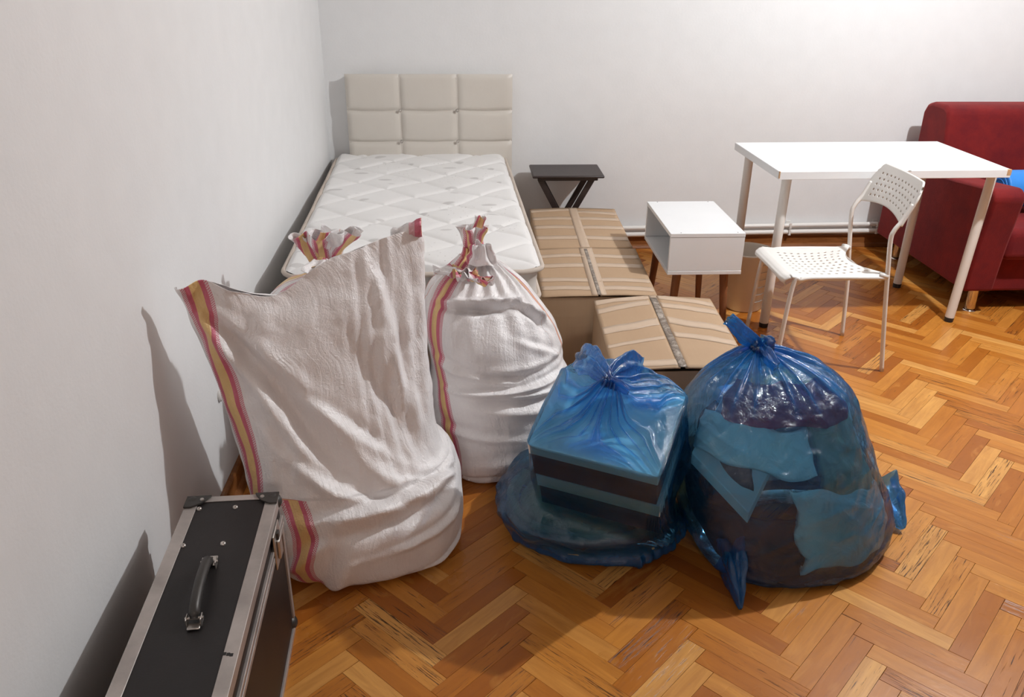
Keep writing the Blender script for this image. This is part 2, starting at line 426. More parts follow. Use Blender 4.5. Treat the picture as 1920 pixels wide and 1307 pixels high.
def vis(pk):
    x, y, z = proj((pk[0], pk[1], 0))
    if z < .2 or not (-20 < x < 1940 and 0 < y < 1330) or blk_box(OCC, pk[0], pk[1]): return 9+z
    return z
planks.sort(key=vis)
for pk in planks[:298]:
    bm = bmesh.new(); add_plank(bm, pk); me = bpy.data.meshes.new('parquet_block'); bm.to_mesh(me); bm.free()
    o = bpy.data.objects.new('parquet_block', me); COL.objects.link(o); me.materials.append(M_['parquet']); o.parent = floor
bm = bmesh.new()
for pk in planks[298:]: add_plank(bm, pk)
me = bpy.data.meshes.new('parquet_blocks'); bm.to_mesh(me); bm.free()
o = bpy.data.objects.new('parquet_field', me); COL.objects.link(o); me.materials.append(M_['parquet']); o.parent = floor; o['kind'] = 'stuff'

# skirting and quarter-round
def skirting(name, a, b, nrm):
    a, b, nrm = Vector(a), Vector(b), Vector(nrm)
    mb = MB(); prof = [(0, 0), (.032, 0), (.032, .006), (.026, .018), (.016, .024), (.015, .068), (.010, .074), (0, .074)]
    P = [[e+nrm*x+V3(0, 0, z) for x, z in prof] for e in (a, b)]
    mb.grid(P); return tag(mb.build(name, 'skirt'), kind='structure')
skirting('baseboard_back', (.001, -.0005, 0), (RX, -.0005, 0), (0, -1, 0))
skirting('baseboard_left', (.0005, RY, 0), (.0005, 0, 0), (1, 0, 0))
skirting('baseboard_right', (RX-.0005, RY, 0), (RX-.0005, 0, 0), (-1, 0, 0))
# heating pipes along the back wall
def tilt(z0, z1, x, xa=1.67, xb=2.98): return z0+(z1-z0)*(x-xa)/(xb-xa)
pt = thing('heating_pipe', (1.0, -.04, .115), 'upper white painted heating pipe running along the back wall', 'pipe')
MB().tube([(x, -.035+.002*math.sin(x*7), tilt(.128, .140, x)) for x in np.linspace(.02, RX-.02, 40)], .0125, 16).build('pipe_run', 'pipe', pt, smooth=True)
pl = thing('heating_pipe', (1.0, -.04, .08), 'lower white painted heating pipe just above the wooden skirting', 'pipe')
MB().tube([(x, -.037+.002*math.sin(x*5+1), tilt(.089, .101, x)) for x in np.linspace(.02, RX-.02, 40)], .0135, 16).build('pipe_run', 'pipe', pl, smooth=True)
for x in (2.605, 3.12, 4.1, 1.1):
    for p, z in ((pt, tilt(.128, .140, x)), (pl, tilt(.089, .101, x))):
        mb = MB().box((x-.008, -.053, z-.016), (x+.008, -.0, z-.0135)); mb.box((x-.006, -.055, z-.016), (x+.006, -.050, z+.018)); mb.box((x-.012, -.006, z-.02), (x+.012, 0, z+.02))
        mb.build('pipe_clip', 'pipe', p, bevel=.001, seg=1)

# ------------------------------------------------------------------ ceiling lamps (real sources of the light)
lamp = thing('pendant_lamp', (3.05, -2.0, 2.5), 'small bare-bulb pendant holder under the ceiling', 'lamp')
MB().cyl((3.05, -2, RZ), (3.05, -2, RZ-.03), .05, .045).build('ceiling_rose', 'white_pl', lamp)
MB().cyl((3.05, -2, RZ-.03), (3.05, -2, 2.52), .004).build('cord', 'white_pl', lamp)
MB().cyl((3.05, -2, 2.52), (3.05, -2, 2.46), .02, .024).build('bulb_holder', 'white_pl', lamp)

# ------------------------------------------------------------------ bed
bed = thing('bed', (.5, -1.0, 0), 'cream faux-leather single bed with tufted headboard against the back wall', 'bed')
mb = MB().box((.075, -1.86, .05), (.965, -.075, .40)); mb.build('bed_base', 'leather', bed, bevel=.012, seg=3)
for x in (.12, .92):
    for y in (-1.8, -.15): MB().cyl((x, y, 0), (x, y, .05), .02, .025).build('leg', 'black_rub', bed)
hx0, hx1 = .112, .992
hb = MB().box((hx0+.006, -.062, .30), (hx1-.006, -.004, .965)).build('headboard', 'leather', bed, bevel=.008, seg=3)
xs = [hx0, aty(750, 204, -.07).x, aty(857, 204, -.07).x, hx1]
zs = [.30, .47, aty(750, 265, -.07).z, aty(750, 207, -.07).z, .976]
zs = [zs[0]]+zs[2:]
for i in range(3):
    for j in range(3):
        x0, x1, z0, z1 = xs[i], xs[i+1], zs[j], zs[j+1]
        P = []
        n = 18
        for b_ in range(n+1):
            row = []
            for a_ in range(n+1):
                s, t = a_/n, b_/n
                e = min(s, 1-s)*(x1-x0); f = min(t, 1-t)*(z1-z0)
                ed = lambda d: 1-math.exp(-(d/.007)) if d > 0 else 0
                h = .018*ed(e)*ed(f)*(.75+.25*(math.sin(math.pi*s)*math.sin(math.pi*t))**.5)
                # fold of leather drooping over the seam below
                droop = -.006*math.sin(math.pi*s)*(1 if j > 0 else 0)*math.exp(-((1-t)*(z1-z0)/.03)) - (.006*math.sin(math.pi*s)*math.exp(-(t*(z1-z0)/.03)) if j > 0 else 0)
                if j == 2 and b_ > n//2: droop = 0
                g = .0012*noise.noise(Vector((s*5+i*7, t*3, j*3)))
                row.append((x0+.0015+(x1-x0-.003)*s, -.060-h+g, z0+(z1-z0)*t+droop))
            P.append(row)
        o = MB(); o.grid(P); o.build('cushion_panel', 'leather', hb, smooth=True)
for x in xs[1:3]:
    for z in zs[1:3]:
        mbb = MB(); mbb.lathe((0, 0, 0), [(.0001, .009), (.005, .0082), (.0085, .0045), (.0095, 0)], 16)
        bmesh.ops.rotate(mbb.bm, verts=mbb.bm.verts[:], cent=(0, 0, 0), matrix=Matrix.Rotation(math.pi/2, 3, 'X'))
        bmesh.ops.translate(mbb.bm, verts=mbb.bm.verts[:], vec=(x, -.077, z))
        tag(mbb.build('tuft_button', 'steel', hb, smooth=True), label='metal tuft button')

# mattress
MX, MY, MR, MZ = .107, -1.9145, .034, .555
mx = Vector((math.cos(MR), math.sin(MR), 0)); my = Vector((-math.sin(MR), math.cos(MR), 0)); MO = Vector((MX, MY, 0))
def mp_(u, v, z): return MO+mx*u+my*v+V3(0, 0, z)
MW, ML = .905, 1.9
mat_ = thing('mattress', mp_(MW/2, ML/2, .40), 'white diamond-quilted single mattress lying on the cream bed', 'mattress')
def rr(u, v, W, L, r):
    """squash a unit-square parameter to a rounded rectangle"""
    x, y = u*W, v*L
    cx = min(max(x, r), W-r); cy = min(max(y, r), L-r)
    dx, dy = x-cx, y-cy
    if dx and dy:
        m = max(abs(dx), abs(dy)); d = math.hypot(dx, dy); k = m/d
        x, y = cx+dx*k, cy+dy*k
    return x, y
def quilt_h(x, y):
    # lattice of slightly wavy diamonds
    px, py = .150, .140
    a = x/px+.10*math.sin(y*14); b_ = y/py+.12*math.sin(x*13)
    p = (a+b_)/2; q = (a-b_)/2
    fp = abs(p-round(p))*2*.5; fq = abs(q-round(q))
    d = min(abs(p-round(p)), abs(q-round(q)))
    return .0125*(1-math.exp(-d/.07))
nx_, ny_ = 170, 330
P = []
for j in range(ny_+1):
    row = []
    for i in range(nx_+1):
        x, y = rr(i/nx_, j/ny_, MW, ML, .07)
        e = min(x, MW-x, y, ML-y); ed = min(1, max(0, e)/.05)
        z = MZ-.022+.016*(1-(1-ed)**2)+quilt_h(x, y)*min(1, e/.03+.15)
        z += .004*noise.noise(Vector((x*3, y*3, 0)))-.010*math.exp(-((x-.45)**2+(y-1.0)**2)/.12)
        row.append(mp_(x, y, z))
    P.append(row)
mb = MB(); mb.grid(P); mb.build('quilted_top', 'quilt', mat_, smooth=True)
def rrpath(W, L, r, z, off=0, n=10, wob=0):
    pts = []
    for cx, cy, a0 in ((W-r, r, -90), (W-r, L-r, 0), (r, L-r, 90), (r, r, 180)):
        for k in range(n+1):
            a = math.radians(a0+90*k/n)
            pts.append((cx+(r+off)*math.cos(a), cy+(r+off)*math.sin(a)))
    full = []
    for k in range(len(pts)):
        p, q = pts[k], pts[(k+1) % len(pts)]
        m = max(1, int(math.hypot(q[0]-p[0], q[1]-p[1])/.05))
        for t in range(m): full.append((p[0]+(q[0]-p[0])*t/m, p[1]+(q[1]-p[1])*t/m))
    return [mp_(x, y, z+wob*math.sin(i*.55)+wob*noise.noise(Vector((x*6, y*6, 1)))) for i, (x, y) in enumerate(full)]
def closed_tube(pts, r, n=10):
    mb = MB(); pts = [Vector(p) for p in pts]; R = []
    for i, p in enumerate(pts):
        t = (pts[(i+1) % len(pts)]-pts[i-1]).normalized(); sd = t.cross(V3(0, 0, 1)).normalized(); up = sd.cross(t)
        R.append([p+(sd*math.cos(a)+up*math.sin(a))*r for a in [2*math.pi*k/n for k in range(n)]])
    R.append(R[0]); mb.grid(R, closed=True); bmesh.ops.remove_doubles(mb.bm, verts=mb.bm.verts[:], dist=1e-5); return mb
closed_tube(rrpath(MW, ML, .07, MZ-.022, .003, wob=.0015), .0095).build('piping', 'piping', mat_, smooth=True)
closed_tube(rrpath(MW, ML, .07, .425, -.006, wob=.003), .0095).build('piping', 'piping', mat_, smooth=True)
prof = [(-.002, MZ-.026), (-.012, .515), (-.016, .48), (-.016, .45), (-.010, .425), (-.02, .405), (-.1, .402)]
ringsb = [rrpath(MW, ML, .07, z, off, wob=.002) for off, z in prof]
mb = MB(); mb.grid([[p for p in r] for r in ringsb], closed=True); mb.build('side_border', 'cover', mat_, smooth=True)

# ------------------------------------------------------------------ tray table
tz = .50
bl, brr, fr_, fl = atz(987, 304, tz), atz(1117, 303, tz), atz(1132, 326, tz), atz(1003, 332, tz)
tr = thing('tray_table', (1.23, -.2, 0), 'small dark brown folding table with crossed legs beside the bed', 'table')
tx0, tx1, ty0, ty1 = (bl.x+fl.x)/2, (brr.x+fr_.x)/2, -.33, -.055
MB().box((tx0, ty0, tz-.014), (tx1, ty1, tz)).build('table_top', 'espresso', tr, bevel=.008, seg=3)
for y in (ty0+.035, ty1-.055): MB().box((tx0+.03, y, tz-.034), (tx1-.03, y+.018, tz-.014)).build('rail', 'espresso', tr, bevel=.002, seg=1)
def bar(name, a, b, wd, th, mat, par, dirn=V3(0, 1, 0)):
    a, b = Vector(a), Vector(b); t = (b-a); L = t.length; t.normalize(); s = t.cross(dirn).normalized()
    return MB().box((-wd/2, -th/2, 0), (wd/2, th/2, L), (a, s, dirn, t)).build(name, mat, par, bevel=.002, seg=1)
for y in (ty0+.052, ty1-.075):
    bar('leg', (tx0+.045, y, tz-.03), (tx0+.30, y, .0), .03, .014, 'espresso', tr)
    bar('leg', (tx1-.055, y+.015, tz-.03), (tx1-.31, y+.015, .0), .03, .014, 'espresso', tr)
MB().cyl((tx0+.16, ty0+.05, .26), (tx0+.16, ty1-.05, .26), .007).build('cross_rod', 'espresso', tr)

# ------------------------------------------------------------------ cardboard boxes
def carton(label, c00, c10, c11, c01, h, seamw, bulge, tapes, gap0, gap1, split=.5):
    """corners: front-left, front-right, back-right, back-left on the floor plane"""
    c00, c10, c11, c01 = [Vector((p[0], p[1], 0)) for p in (c00, c10, c11, c01)]
    ctr = (c00+c10+c11+c01)/4
    t = thing('cardboard_box', ctr, label, 'box', 'taped cardboard boxes beside the bed')
    def q(s, v, z): return (c00*(1-s)+c10*s)*(1-v)+(c01*(1-s)+c11*s)*v+V3(0, 0, z)
    th = .005
    # four walls
    mb = MB()
    corners = [(0, 0), (1, 0), (1, 1), (0, 1)]
    P = []
    for z in np.linspace(0, h-.004, 9):
        row = []
        for k in range(4):
            a, b_ = corners[k], corners[(k+1) % 4]
            for m in range(10):
                s = a[0]+(b_[0]-a[0])*m/10; v = a[1]+(b_[1]-a[1])*m/10
                bul = .006*math.sin(math.pi*m/10)*math.sin(math.pi*z/h)
                n = Vector(((s > .999)-(s < .001), (v > .999)-(v < .001), 0))
                row.append(q(s, v, z)+n*bul+Vector((.002*noise.noise(Vector((s*4, v*4, z*9+ctr.x*9))),)*3))
        P.append(row)
    mb.grid(P, closed=True)
    mb.build('box_wall', 'card', t, smooth=False, solid=.004, soff=-1)
    def topz(s, v):
        return h+bulge*math.sin(math.pi*min(max(s, 0), 1))**1.0*(.6+.4*v)+.003*noise.noise(Vector((s*3+ctr.y*5, v*3, 2)))
    def flap(s0, s1, name):
        P = []
        for j in range(25):
            v = j/24; row = []
            for i in range(13):
                f = i/12
                a = s0(v); b_ = s1(v); s = a+(b_-a)*f
                e = .0
                row.append(q(s, v*1.012-.006, topz(s, v)+e))
            P.append(row)
        mb = MB(); mb.grid(P); return mb.build(name, 'card', t, smooth=True, solid=.005, soff=0)
    g = lambda v: gap0*(1-v)+gap1*v+.003*noise.noise(Vector((v*9, ctr.x*5, 0)))
    flap(lambda v: -.008, lambda v: split-g(v), 'top_flap'); flap(lambda v: split+g(v), lambda v: 1.008, 'top_flap')
    # inner crossing flaps under the gap
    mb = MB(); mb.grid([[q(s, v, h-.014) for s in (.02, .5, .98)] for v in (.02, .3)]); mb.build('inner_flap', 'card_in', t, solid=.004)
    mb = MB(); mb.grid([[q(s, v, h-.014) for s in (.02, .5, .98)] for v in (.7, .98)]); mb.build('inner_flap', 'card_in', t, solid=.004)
    # tape strips (real film strips lying on the flaps)
    def strip(s0, s1, v0, v1, ww, wob, mat='tape', lift=.0034, name='tape_strip', hang0=0, seed=0):
        P = []; ww = ww*(1.45 if name == 'tape_strip' else 1)
        n = 26
        for k in range(n+1):
            f = k/n; s = s0+(s1-s0)*f; v = v0+(v1-v0)*f+wob*noise.noise(Vector((f*3, seed, ctr.x)))
            row = []
            for e in (-1, -.33, .33, 1):
                if abs(s1-s0) > abs(v1-v0): ss, vv = s, v+e*ww/2
                else: ss, vv = s+e*ww/2, v
                ss_, vv_ = min(max(ss, -.009), 1.009), min(max(vv, -.006), 1.006)
                row.append(q(ss_, vv_, topz(ss_, vv_)+lift+.0006*noise.noise(Vector((f*20, e*2, seed)))))
            P.append(row)
        mb = MB(); mb.grid(P); mb.build(name, mat, t, smooth=True, solid=.0003)
    strip(split, split, -.005, 1.005, seamw, .004, 'tape', .0036, 'seam_tape', seed=5)
    if gap0+gap1 > .012:
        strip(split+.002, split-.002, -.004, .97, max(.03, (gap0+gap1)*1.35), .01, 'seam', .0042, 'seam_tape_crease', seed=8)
    for k, (s0, v0, s1, v1, ww) in enumerate(tapes): strip(s0, s1, v0, v1, ww, .012, seed=k*3.3)
    return t
hb_ = .33
tA = [(-.005, .93, .46, .955, .05), (.53, .90, 1.005, .86, .05), (0, .72, 1, .70, .055), (0, .50, 1, .46, .06), (0, .24, 1, .20, .06)]
carton('taped cardboard box under the dark folding table, furthest back by the bed', (1.065, -1.015), (1.495, -1.015), (1.515, -.37), (1.075, -.36), hb_, .10, .006, tA, .001, .004, .50)
tB = [(-.005, .83, 1.0, .80, .055), (0, .62, 1, .58, .06), (0, .31, 1, .27, .055), (0, .15, 1, .10, .055)]
carton('taped cardboard box in the middle of the three, against the bed side', (1.035, -1.61), (1.485, -1.61), (1.505, -1.035), (1.05, -1.035), hb_, .13, .006, tB, .012, .012, .50)
tC = [(0, .97, .46, 1.0, .06), (0, .83, .45, .90, .055), (0, .52, .46, .60, .07), (0, .30, .46, .37, .03), (.54, .98, 1.0, .90, .05), (.54, .85, 1.0, .78, .055), (.54, .62, 1.0, .50, .07), (.54, .42, 1.0, .32, .05), (0, .05, .47, .06, .05)]
carton('taped cardboard box with sagging split lid, nearest to the blue bags', (1.215, -2.255), (1.665, -2.255), (1.690, -1.640), (1.235, -1.650), hb_-.008, .06, .016, tC, .018, .026, .50)

# ------------------------------------------------------------------ bedside cabinet
nz = .52
nb = atz(1214, 378, nz); nr = atz(1340, 377, nz); nf = atz(1397, 438, nz); nl = atz(1257, 438, nz)
nx0, nx1, ny0, ny1 = (nb.x+nl.x)/2, (nr.x+nf.x)/2, (nf.y+nl.y)/2, (nb.y+nr.y)/2
zb = aty(1316, 515, ny0).z
ns = thing('bedside_cabinet', ((nx0+nx1)/2, (ny0+ny1)/2, 0), 'white open bedside cabinet on brown tapered legs, between boxes and desk', 'cabinet')
th = .016
MB().box((nx0, ny0, nz-th), (nx1, ny1, nz)).build('top_panel', 'white_lac', ns, bevel=.001, seg=1)
MB().box((nx0, ny0, zb), (nx1, ny1, zb+th)).build('bottom_panel', 'white_lac', ns, bevel=.001, seg=1)
MB().box((nx0+.001, ny0+.001, zb+th+.0008), (nx1-.001, ny0+th, nz-th-.0008)).build('side_panel', 'white_lac', ns, bevel=.001, seg=1)
MB().box((nx0+.001, ny1-th, zb+th+.0008), (nx1-.001, ny1-.001, nz-th-.0008)).build('side_panel', 'white_lac', ns, bevel=.001, seg=1)
MB().box((nx1-.014, ny0+th+.0008, zb+th+.0008), (nx1-.006, ny1-th-.0008, nz-th-.0008)).build('rear_panel', 'white_lac', ns)
for sx in (0, 1):
    for sy in (0, 1):
        x = nx0+.055 if not sx else nx1-.055; y = ny0+.055 if not sy else ny1-.055
        ox, oy = (-.022 if not sx else .022), (-.022 if not sy else .022)
        l = MB().cyl((x, y, zb-.004), (x+ox, y+oy, 0), .019, .0115, 20).build('leg', 'legwood', ns, smooth=False, bevel=.001)
        MB().cyl((x, y, zb), (x+ox*.02, y+oy*.02, zb-.006), .0225, .0225).build('mounting_plate', 'black_rub', l)
        cx = nx0+.045 if not sx else nx1-.03; cy = ny0+.012 if not sy else ny1-.012
        MB().cyl((cx, cy, nz-.001), (cx, cy, nz+.0012), .0032, .0026, 12).build('cover_cap', 'greydial', ns)

# ------------------------------------------------------------------ desk
DX, DY, DR = 2.0369, -1.2746, .0194
dx_ = Vector((math.cos(DR), math.sin(DR), 0)); dy_ = Vector((-math.sin(DR), math.cos(DR), 0))
DO = Vector((DX, DY, 0)); fr = (DO, dx_, dy_, V3(0, 0, 1))
dk = thing('desk', DO+dx_*.5+dy_*.3, 'white rectangular desk with round tube legs behind the white chair', 'desk')
MB().box((0, 0, .706), (1, .6, .74), fr).build('desk_top', 'white_lac', dk, bevel=.0015, seg=1)
for (tp, bt) in (((1474, 345), (1431, 612)), ((1404, 303), (1378, 497)), ((1858, 338), (1778, 602)), ((1728, 336), (1681, 538))):
    b_ = atz(*bt, 0); nn = ray(*tp).cross(ray(*bt))
    ytop = max(b_.y, DY+.045) if tp[0] != 1404 else DY+.545
    if tp[0] == 1404: b_ = Vector((0, ytop, 0)); b_.x = CAM.x-(nn.y*(ytop-CAM.y)+nn.z*(0-CAM.z))/nn.x
    a = Vector((CAM.x-(nn.y*(ytop-CAM.y)+nn.z*(.706-CAM.z))/nn.x, ytop, .706))
    l = MB().cyl(a, b_+(a-b_)*.03, .0205, .0205, 24).build('leg', 'white_met', dk, smooth=False, bevel=.0005)
    MB().cyl(b_+(a-b_)*.03, b_, .0208, .0195, 24).build('leg_foot', 'black_rub', l)
    MB().cyl(a+V3(0, 0, -.001), a+V3(0, 0, -.006), .0215, .0215, 24).build('mounting_plate', 'white_met', l)
tag(MB().box((.982, -.0006, .716), (1.0008, .012, .7404), fr).build('chipped_corner', 'chip', dk), label='bare chipboard chip on the corner')
tag(MB().box((-.0006, -.0006, .712), (.004, .006, .7404), fr).build('chipped_corner', 'chip', dk), label='bare chipboard chip on the corner')
tag(MB().box((.55, -.0006, .737), (.562, .003, .7404), fr).build('edge_nick', 'greydial', dk), label='small nick in the edge')

# ------------------------------------------------------------------ perforated chair
ch = thing('chair', (2.2, -1.46, 0), 'white plastic stacking chair with perforated seat and back in front of the desk', 'chair')
YN, YF = -1.648, -1.285
def perforated(Sf, nu, nv, hole, rr_=.30, el=(1, 1)):
    """surface Sf(u,v) split in nu*nv cells; hole(i,j) -> True to cut an oval opening"""
    mb = MB(); vc = {}
    def vert(a, b_):
        k = (round(a*4096), round(b_*4096))
        if k not in vc: vc[k] = mb.bm.verts.new(Sf(a/nu, b_/nv))
        return vc[k]
    for i in range(nu):
        for j in range(nv):
            c = [(i, j), (i+.5, j), (i+1, j), (i+1, j+.5), (i+1, j+1), (i+.5, j+1), (i, j+1), (i, j+.5)]
            O = [vert(*p) for p in c]
            if hole(i, j):
                I = [vert(i+.5+rr_*el[0]*math.cos(t), j+.5+rr_*el[1]*math.sin(t)) for t in [math.radians(-135+45*k) for k in range(8)]]
                for k in range(8): mb.bm.faces.new((O[k], O[(k+1) % 8], I[(k+1) % 8], I[k]))
            else:
                m = vert(i+.5, j+.5)
                for k in range(0, 8): mb.bm.faces.new((O[k], O[(k+1) % 8], m))
    return mb
# seat: u front->rear, v near->far
def seatS(u, v):
    xr = 2.390-.085*math.sin(math.pi*v)**1.1
    L = [(0, 1.972, .378), (.05, 1.964, .392), (.10, 1.967, .407), (.15, 1.980, .419), (.2, 2.0, .425)]
    if u <= .2:
        for a, b_ in zip(L, L[1:]):
            if a[0] <= u <= b_[0]+1e-9:
                t = (u-a[0])/(b_[0]-a[0]); x = a[1]+(b_[1]-a[1])*t; z = a[2]+(b_[2]-a[2])*t; break
    else:
        t = (u-.2)/.8; x = 2.0+(xr-2.0)*t; z = .425-.012*math.sin(math.pi*min(1, t*1.1))+.0*t
    yv = YN-.006+(YF-YN+.012)*v
    # rounded front corners & rolled side edges
    e = min(v, 1-v)
    if u < .2: x += .012*max(0, 1-e/.12)**2
    if u < .12: z += .014*(1-u/.12)*(math.sin(math.pi*v)**.35)
    if u < .2: yv += (.016 if v < .5 else -.016)*((.2-u)/.2)**2*max(0, 1-e/.2)
    z += -.010*max(0, 1-e/.045)**2*min(1, u/.2) - .006*math.sin(math.pi*v)*(u > .2)
    return Vector((x, yv, z))
mb = perforated(seatS, 30, 24, lambda i, j: 8 <= i <= 27 and 3 <= j <= 20 and i % 2 == 1 and j % 2 == 1, .47, (1.0, .9))
st = mb.build('seat', 'white_pl', ch, smooth=True, solid=.005, soff=-1)
def backS(u, v):   # u bottom->top, v near->far
    e = min(v, 1-v)
    arch = .024*math.sin(math.pi*v)**.9
    z0, z1 = .618+arch, .782-.035*max(0, 1-e/.10)**2
    # top corner rounding
    z = z0+(z1-z0)*u
    x = 2.385+(z-.60)*.42+.014*math.sin(math.pi*v)
    y = YN-.010+(YF-YN+.020)*v
    if u > .7: y += (.012 if v < .5 else -.012)*((u-.7)/.3)**2*max(0, 1-e/.15)
    return Vector((x, y, z))
mb = perforated(backS, 14, 26, lambda i, j: 2 <= i <= 11 and i % 2 == 0 and 2 <= j <= 23 and j % 2 == 0, .47, (.98, .8))
mb.build('backrest', 'white_pl', ch, smooth=True, solid=.008, soff=0)
def smoothpath(pts, n=8):
    pts = [Vector(p) for p in pts]; out = []
    for i in range(len(pts)-1):
        p0, p1, p2, p3 = pts[max(i-1, 0)], pts[i], pts[i+1], pts[min(i+2, len(pts)-1)]
        for k in range(n):
            t = k/n
            out.append(.5*((2*p1)+(p2-p0)*t+(2*p0-5*p1+4*p2-p3)*t*t+(3*p1-p0-3*p2+p3)*t**3))
    out.append(pts[-1]); return out
for y, x0 in ((YN, 2.441), (YF, 2.424)):
    MB().tube(smoothpath([(x0, y, 0), (2.405, y, .25), (2.382, y, .43), (2.367, y, .56), (2.374, y, .60), (2.398, y, .638), (2.428, y, .70)]), .0088, 14).build('rear_leg', 'white_met', ch, smooth=True)
    MB().tube(smoothpath([(1.985, y+(-.012 if y < -1.5 else .012), 0), (2.012, y, .37), (2.045, y, .405), (2.15, y, .411), (2.384, y, .408)]), .0088, 14).build('front_leg', 'white_met', ch, smooth=True)
    MB().tube([(2.352, y+(.004 if y < -1.5 else -.004), .421), (2.385, y, .414)], [.011, .012], 14).build('joint', 'white_pl', ch, smooth=True)
MB().tube([(2.36, YN, .40), (2.33, YN+.1, .403), (2.33, YF-.1, .403), (2.36, YF, .40)], .006).build('cross_rod', 'white_met', ch, smooth=True)

# ------------------------------------------------------------------ waste bin
bc = (2.075, -.93)
bn = thing('waste_bin', (bc[0], bc[1], 0), 'cream plastic waste bin with slotted sides under the desk', 'bin')
MB().lathe((bc[0], bc[1], 0), [(.001, .002), (.082, .002), (.086, .006), (.112, .282), (.116, .284), (.117, .290), (.112, .292), (.109, .284), (.083, .010), (.001, .008)], 56).build('bin_shell', 'bin', bn, smooth=True)
for k in range(6):
    z = .055+k*.038; r = .086+(.112-.086)*z/.282
    P = []
    for a in np.linspace(math.radians(-75), math.radians(-20), 12):
        P.append((bc[0]+(r+.0007)*math.cos(a), bc[1]+(r+.0007)*math.sin(a), z))
    MB().tube(P, .0011, 6).build('slot', 'greydial', bn)

# ------------------------------------------------------------------ sofa and roll
sf = thing('sofa', (4.0, -.6, 0), 'dark red velour sofa cut by the right edge of the picture', 'sofa')
def softbox(name, a, b, par, r=.03, mat='velvet', seg=4):
    return MB().box(a, b).build(name, mat, par, bevel=r, seg=seg)
# arm with rounded top sloping profile (side view in y,z)
def prism(name, prof, x0, x1, par, mat, bev):
    mb = MB(); A = [mb.bm.verts.new((x0, y, z)) for y, z in prof]; B = [mb.bm.verts.new((x1, y, z)) for y, z in prof]
    mb.bm.faces.new(A); mb.bm.faces.new(B[::-1])
    for k in range(len(prof)): j = (k+1) % len(prof); mb.bm.faces.new((A[k], A[j], B[j], B[k]))
    return mb.build(name, mat, par, bevel=bev, seg=4)
armp = [(-1.075, .12), (-1.10, .35), (-1.135, .56)]+[(-1.085+.055*math.cos(a), .565+.055*math.sin(a)) for a in np.linspace(math.pi*.95, math.pi/2, 6)]+[(-.8, .59), (-.30, .55), (-.16, .54), (-.14, .12)]
prism('armrest', armp, 3.072, 3.215, sf, 'velvet', .014)
armp2 = [(y, z) for y, z in armp]
prism('armrest', armp2, 4.95, 5.09, sf, 'velvet', .014)
backp = [(-.14, .2), (-.14, .80), (-.17, .845), (-.22, .86), (-.34, .86), (-.385, .84), (-.40, .80), (-.47, .42), (-.47, .2)]
prism('backrest', backp, 3.20, 4.95, sf, 'velvet', .02)
softbox('seat_cushion', (3.22, -1.08, .27), (4.08, -.42, .42), sf, .035)
softbox('seat_cushion', (4.085, -1.08, .27), (4.945, -.42, .42), sf, .035)
softbox('base_frame', (3.215, -1.02, .10), (4.95, -.16, .30), sf, .015)
for x, y in ((3.165, -1.01), (3.165, -.24), (4.99, -1.0), (4.99, -.24)):
    f = MB().cyl((x, y, .012), (x, y, .125), .023, .023, 24).build('foot', 'gold', sf, smooth=False, bevel=.001)
    MB().lathe((x, y, 0), [(.001, 0), (.029, 0), (.030, .003), (.024, .008), (.001, .012)], 28).build('foot_flange', 'chrome', f, smooth=True)
rl = thing('foam_roll', (3.5, -.75, .42), 'blue rolled foam mat lying on the red sofa behind the armrest', 'mat')
mb = MB()
pts = []
for k in range(160):
    a = k*.16; r = .02+.0033*a
    pts.append((a, r))
mb.cyl((3.315, -.77, .535), (3.95, -.74, .535), .088, .088, 40)
mb.build('foam_body', 'bluefoam', rl, smooth=False, bevel=.006)
sp = [(3.313, -.77+r*math.cos(a), .535+r*math.sin(a)) for a, r in pts if r < .084]
MB().tube(sp, .0016, 6).build('spiral_edge', 'bluefoam', rl)

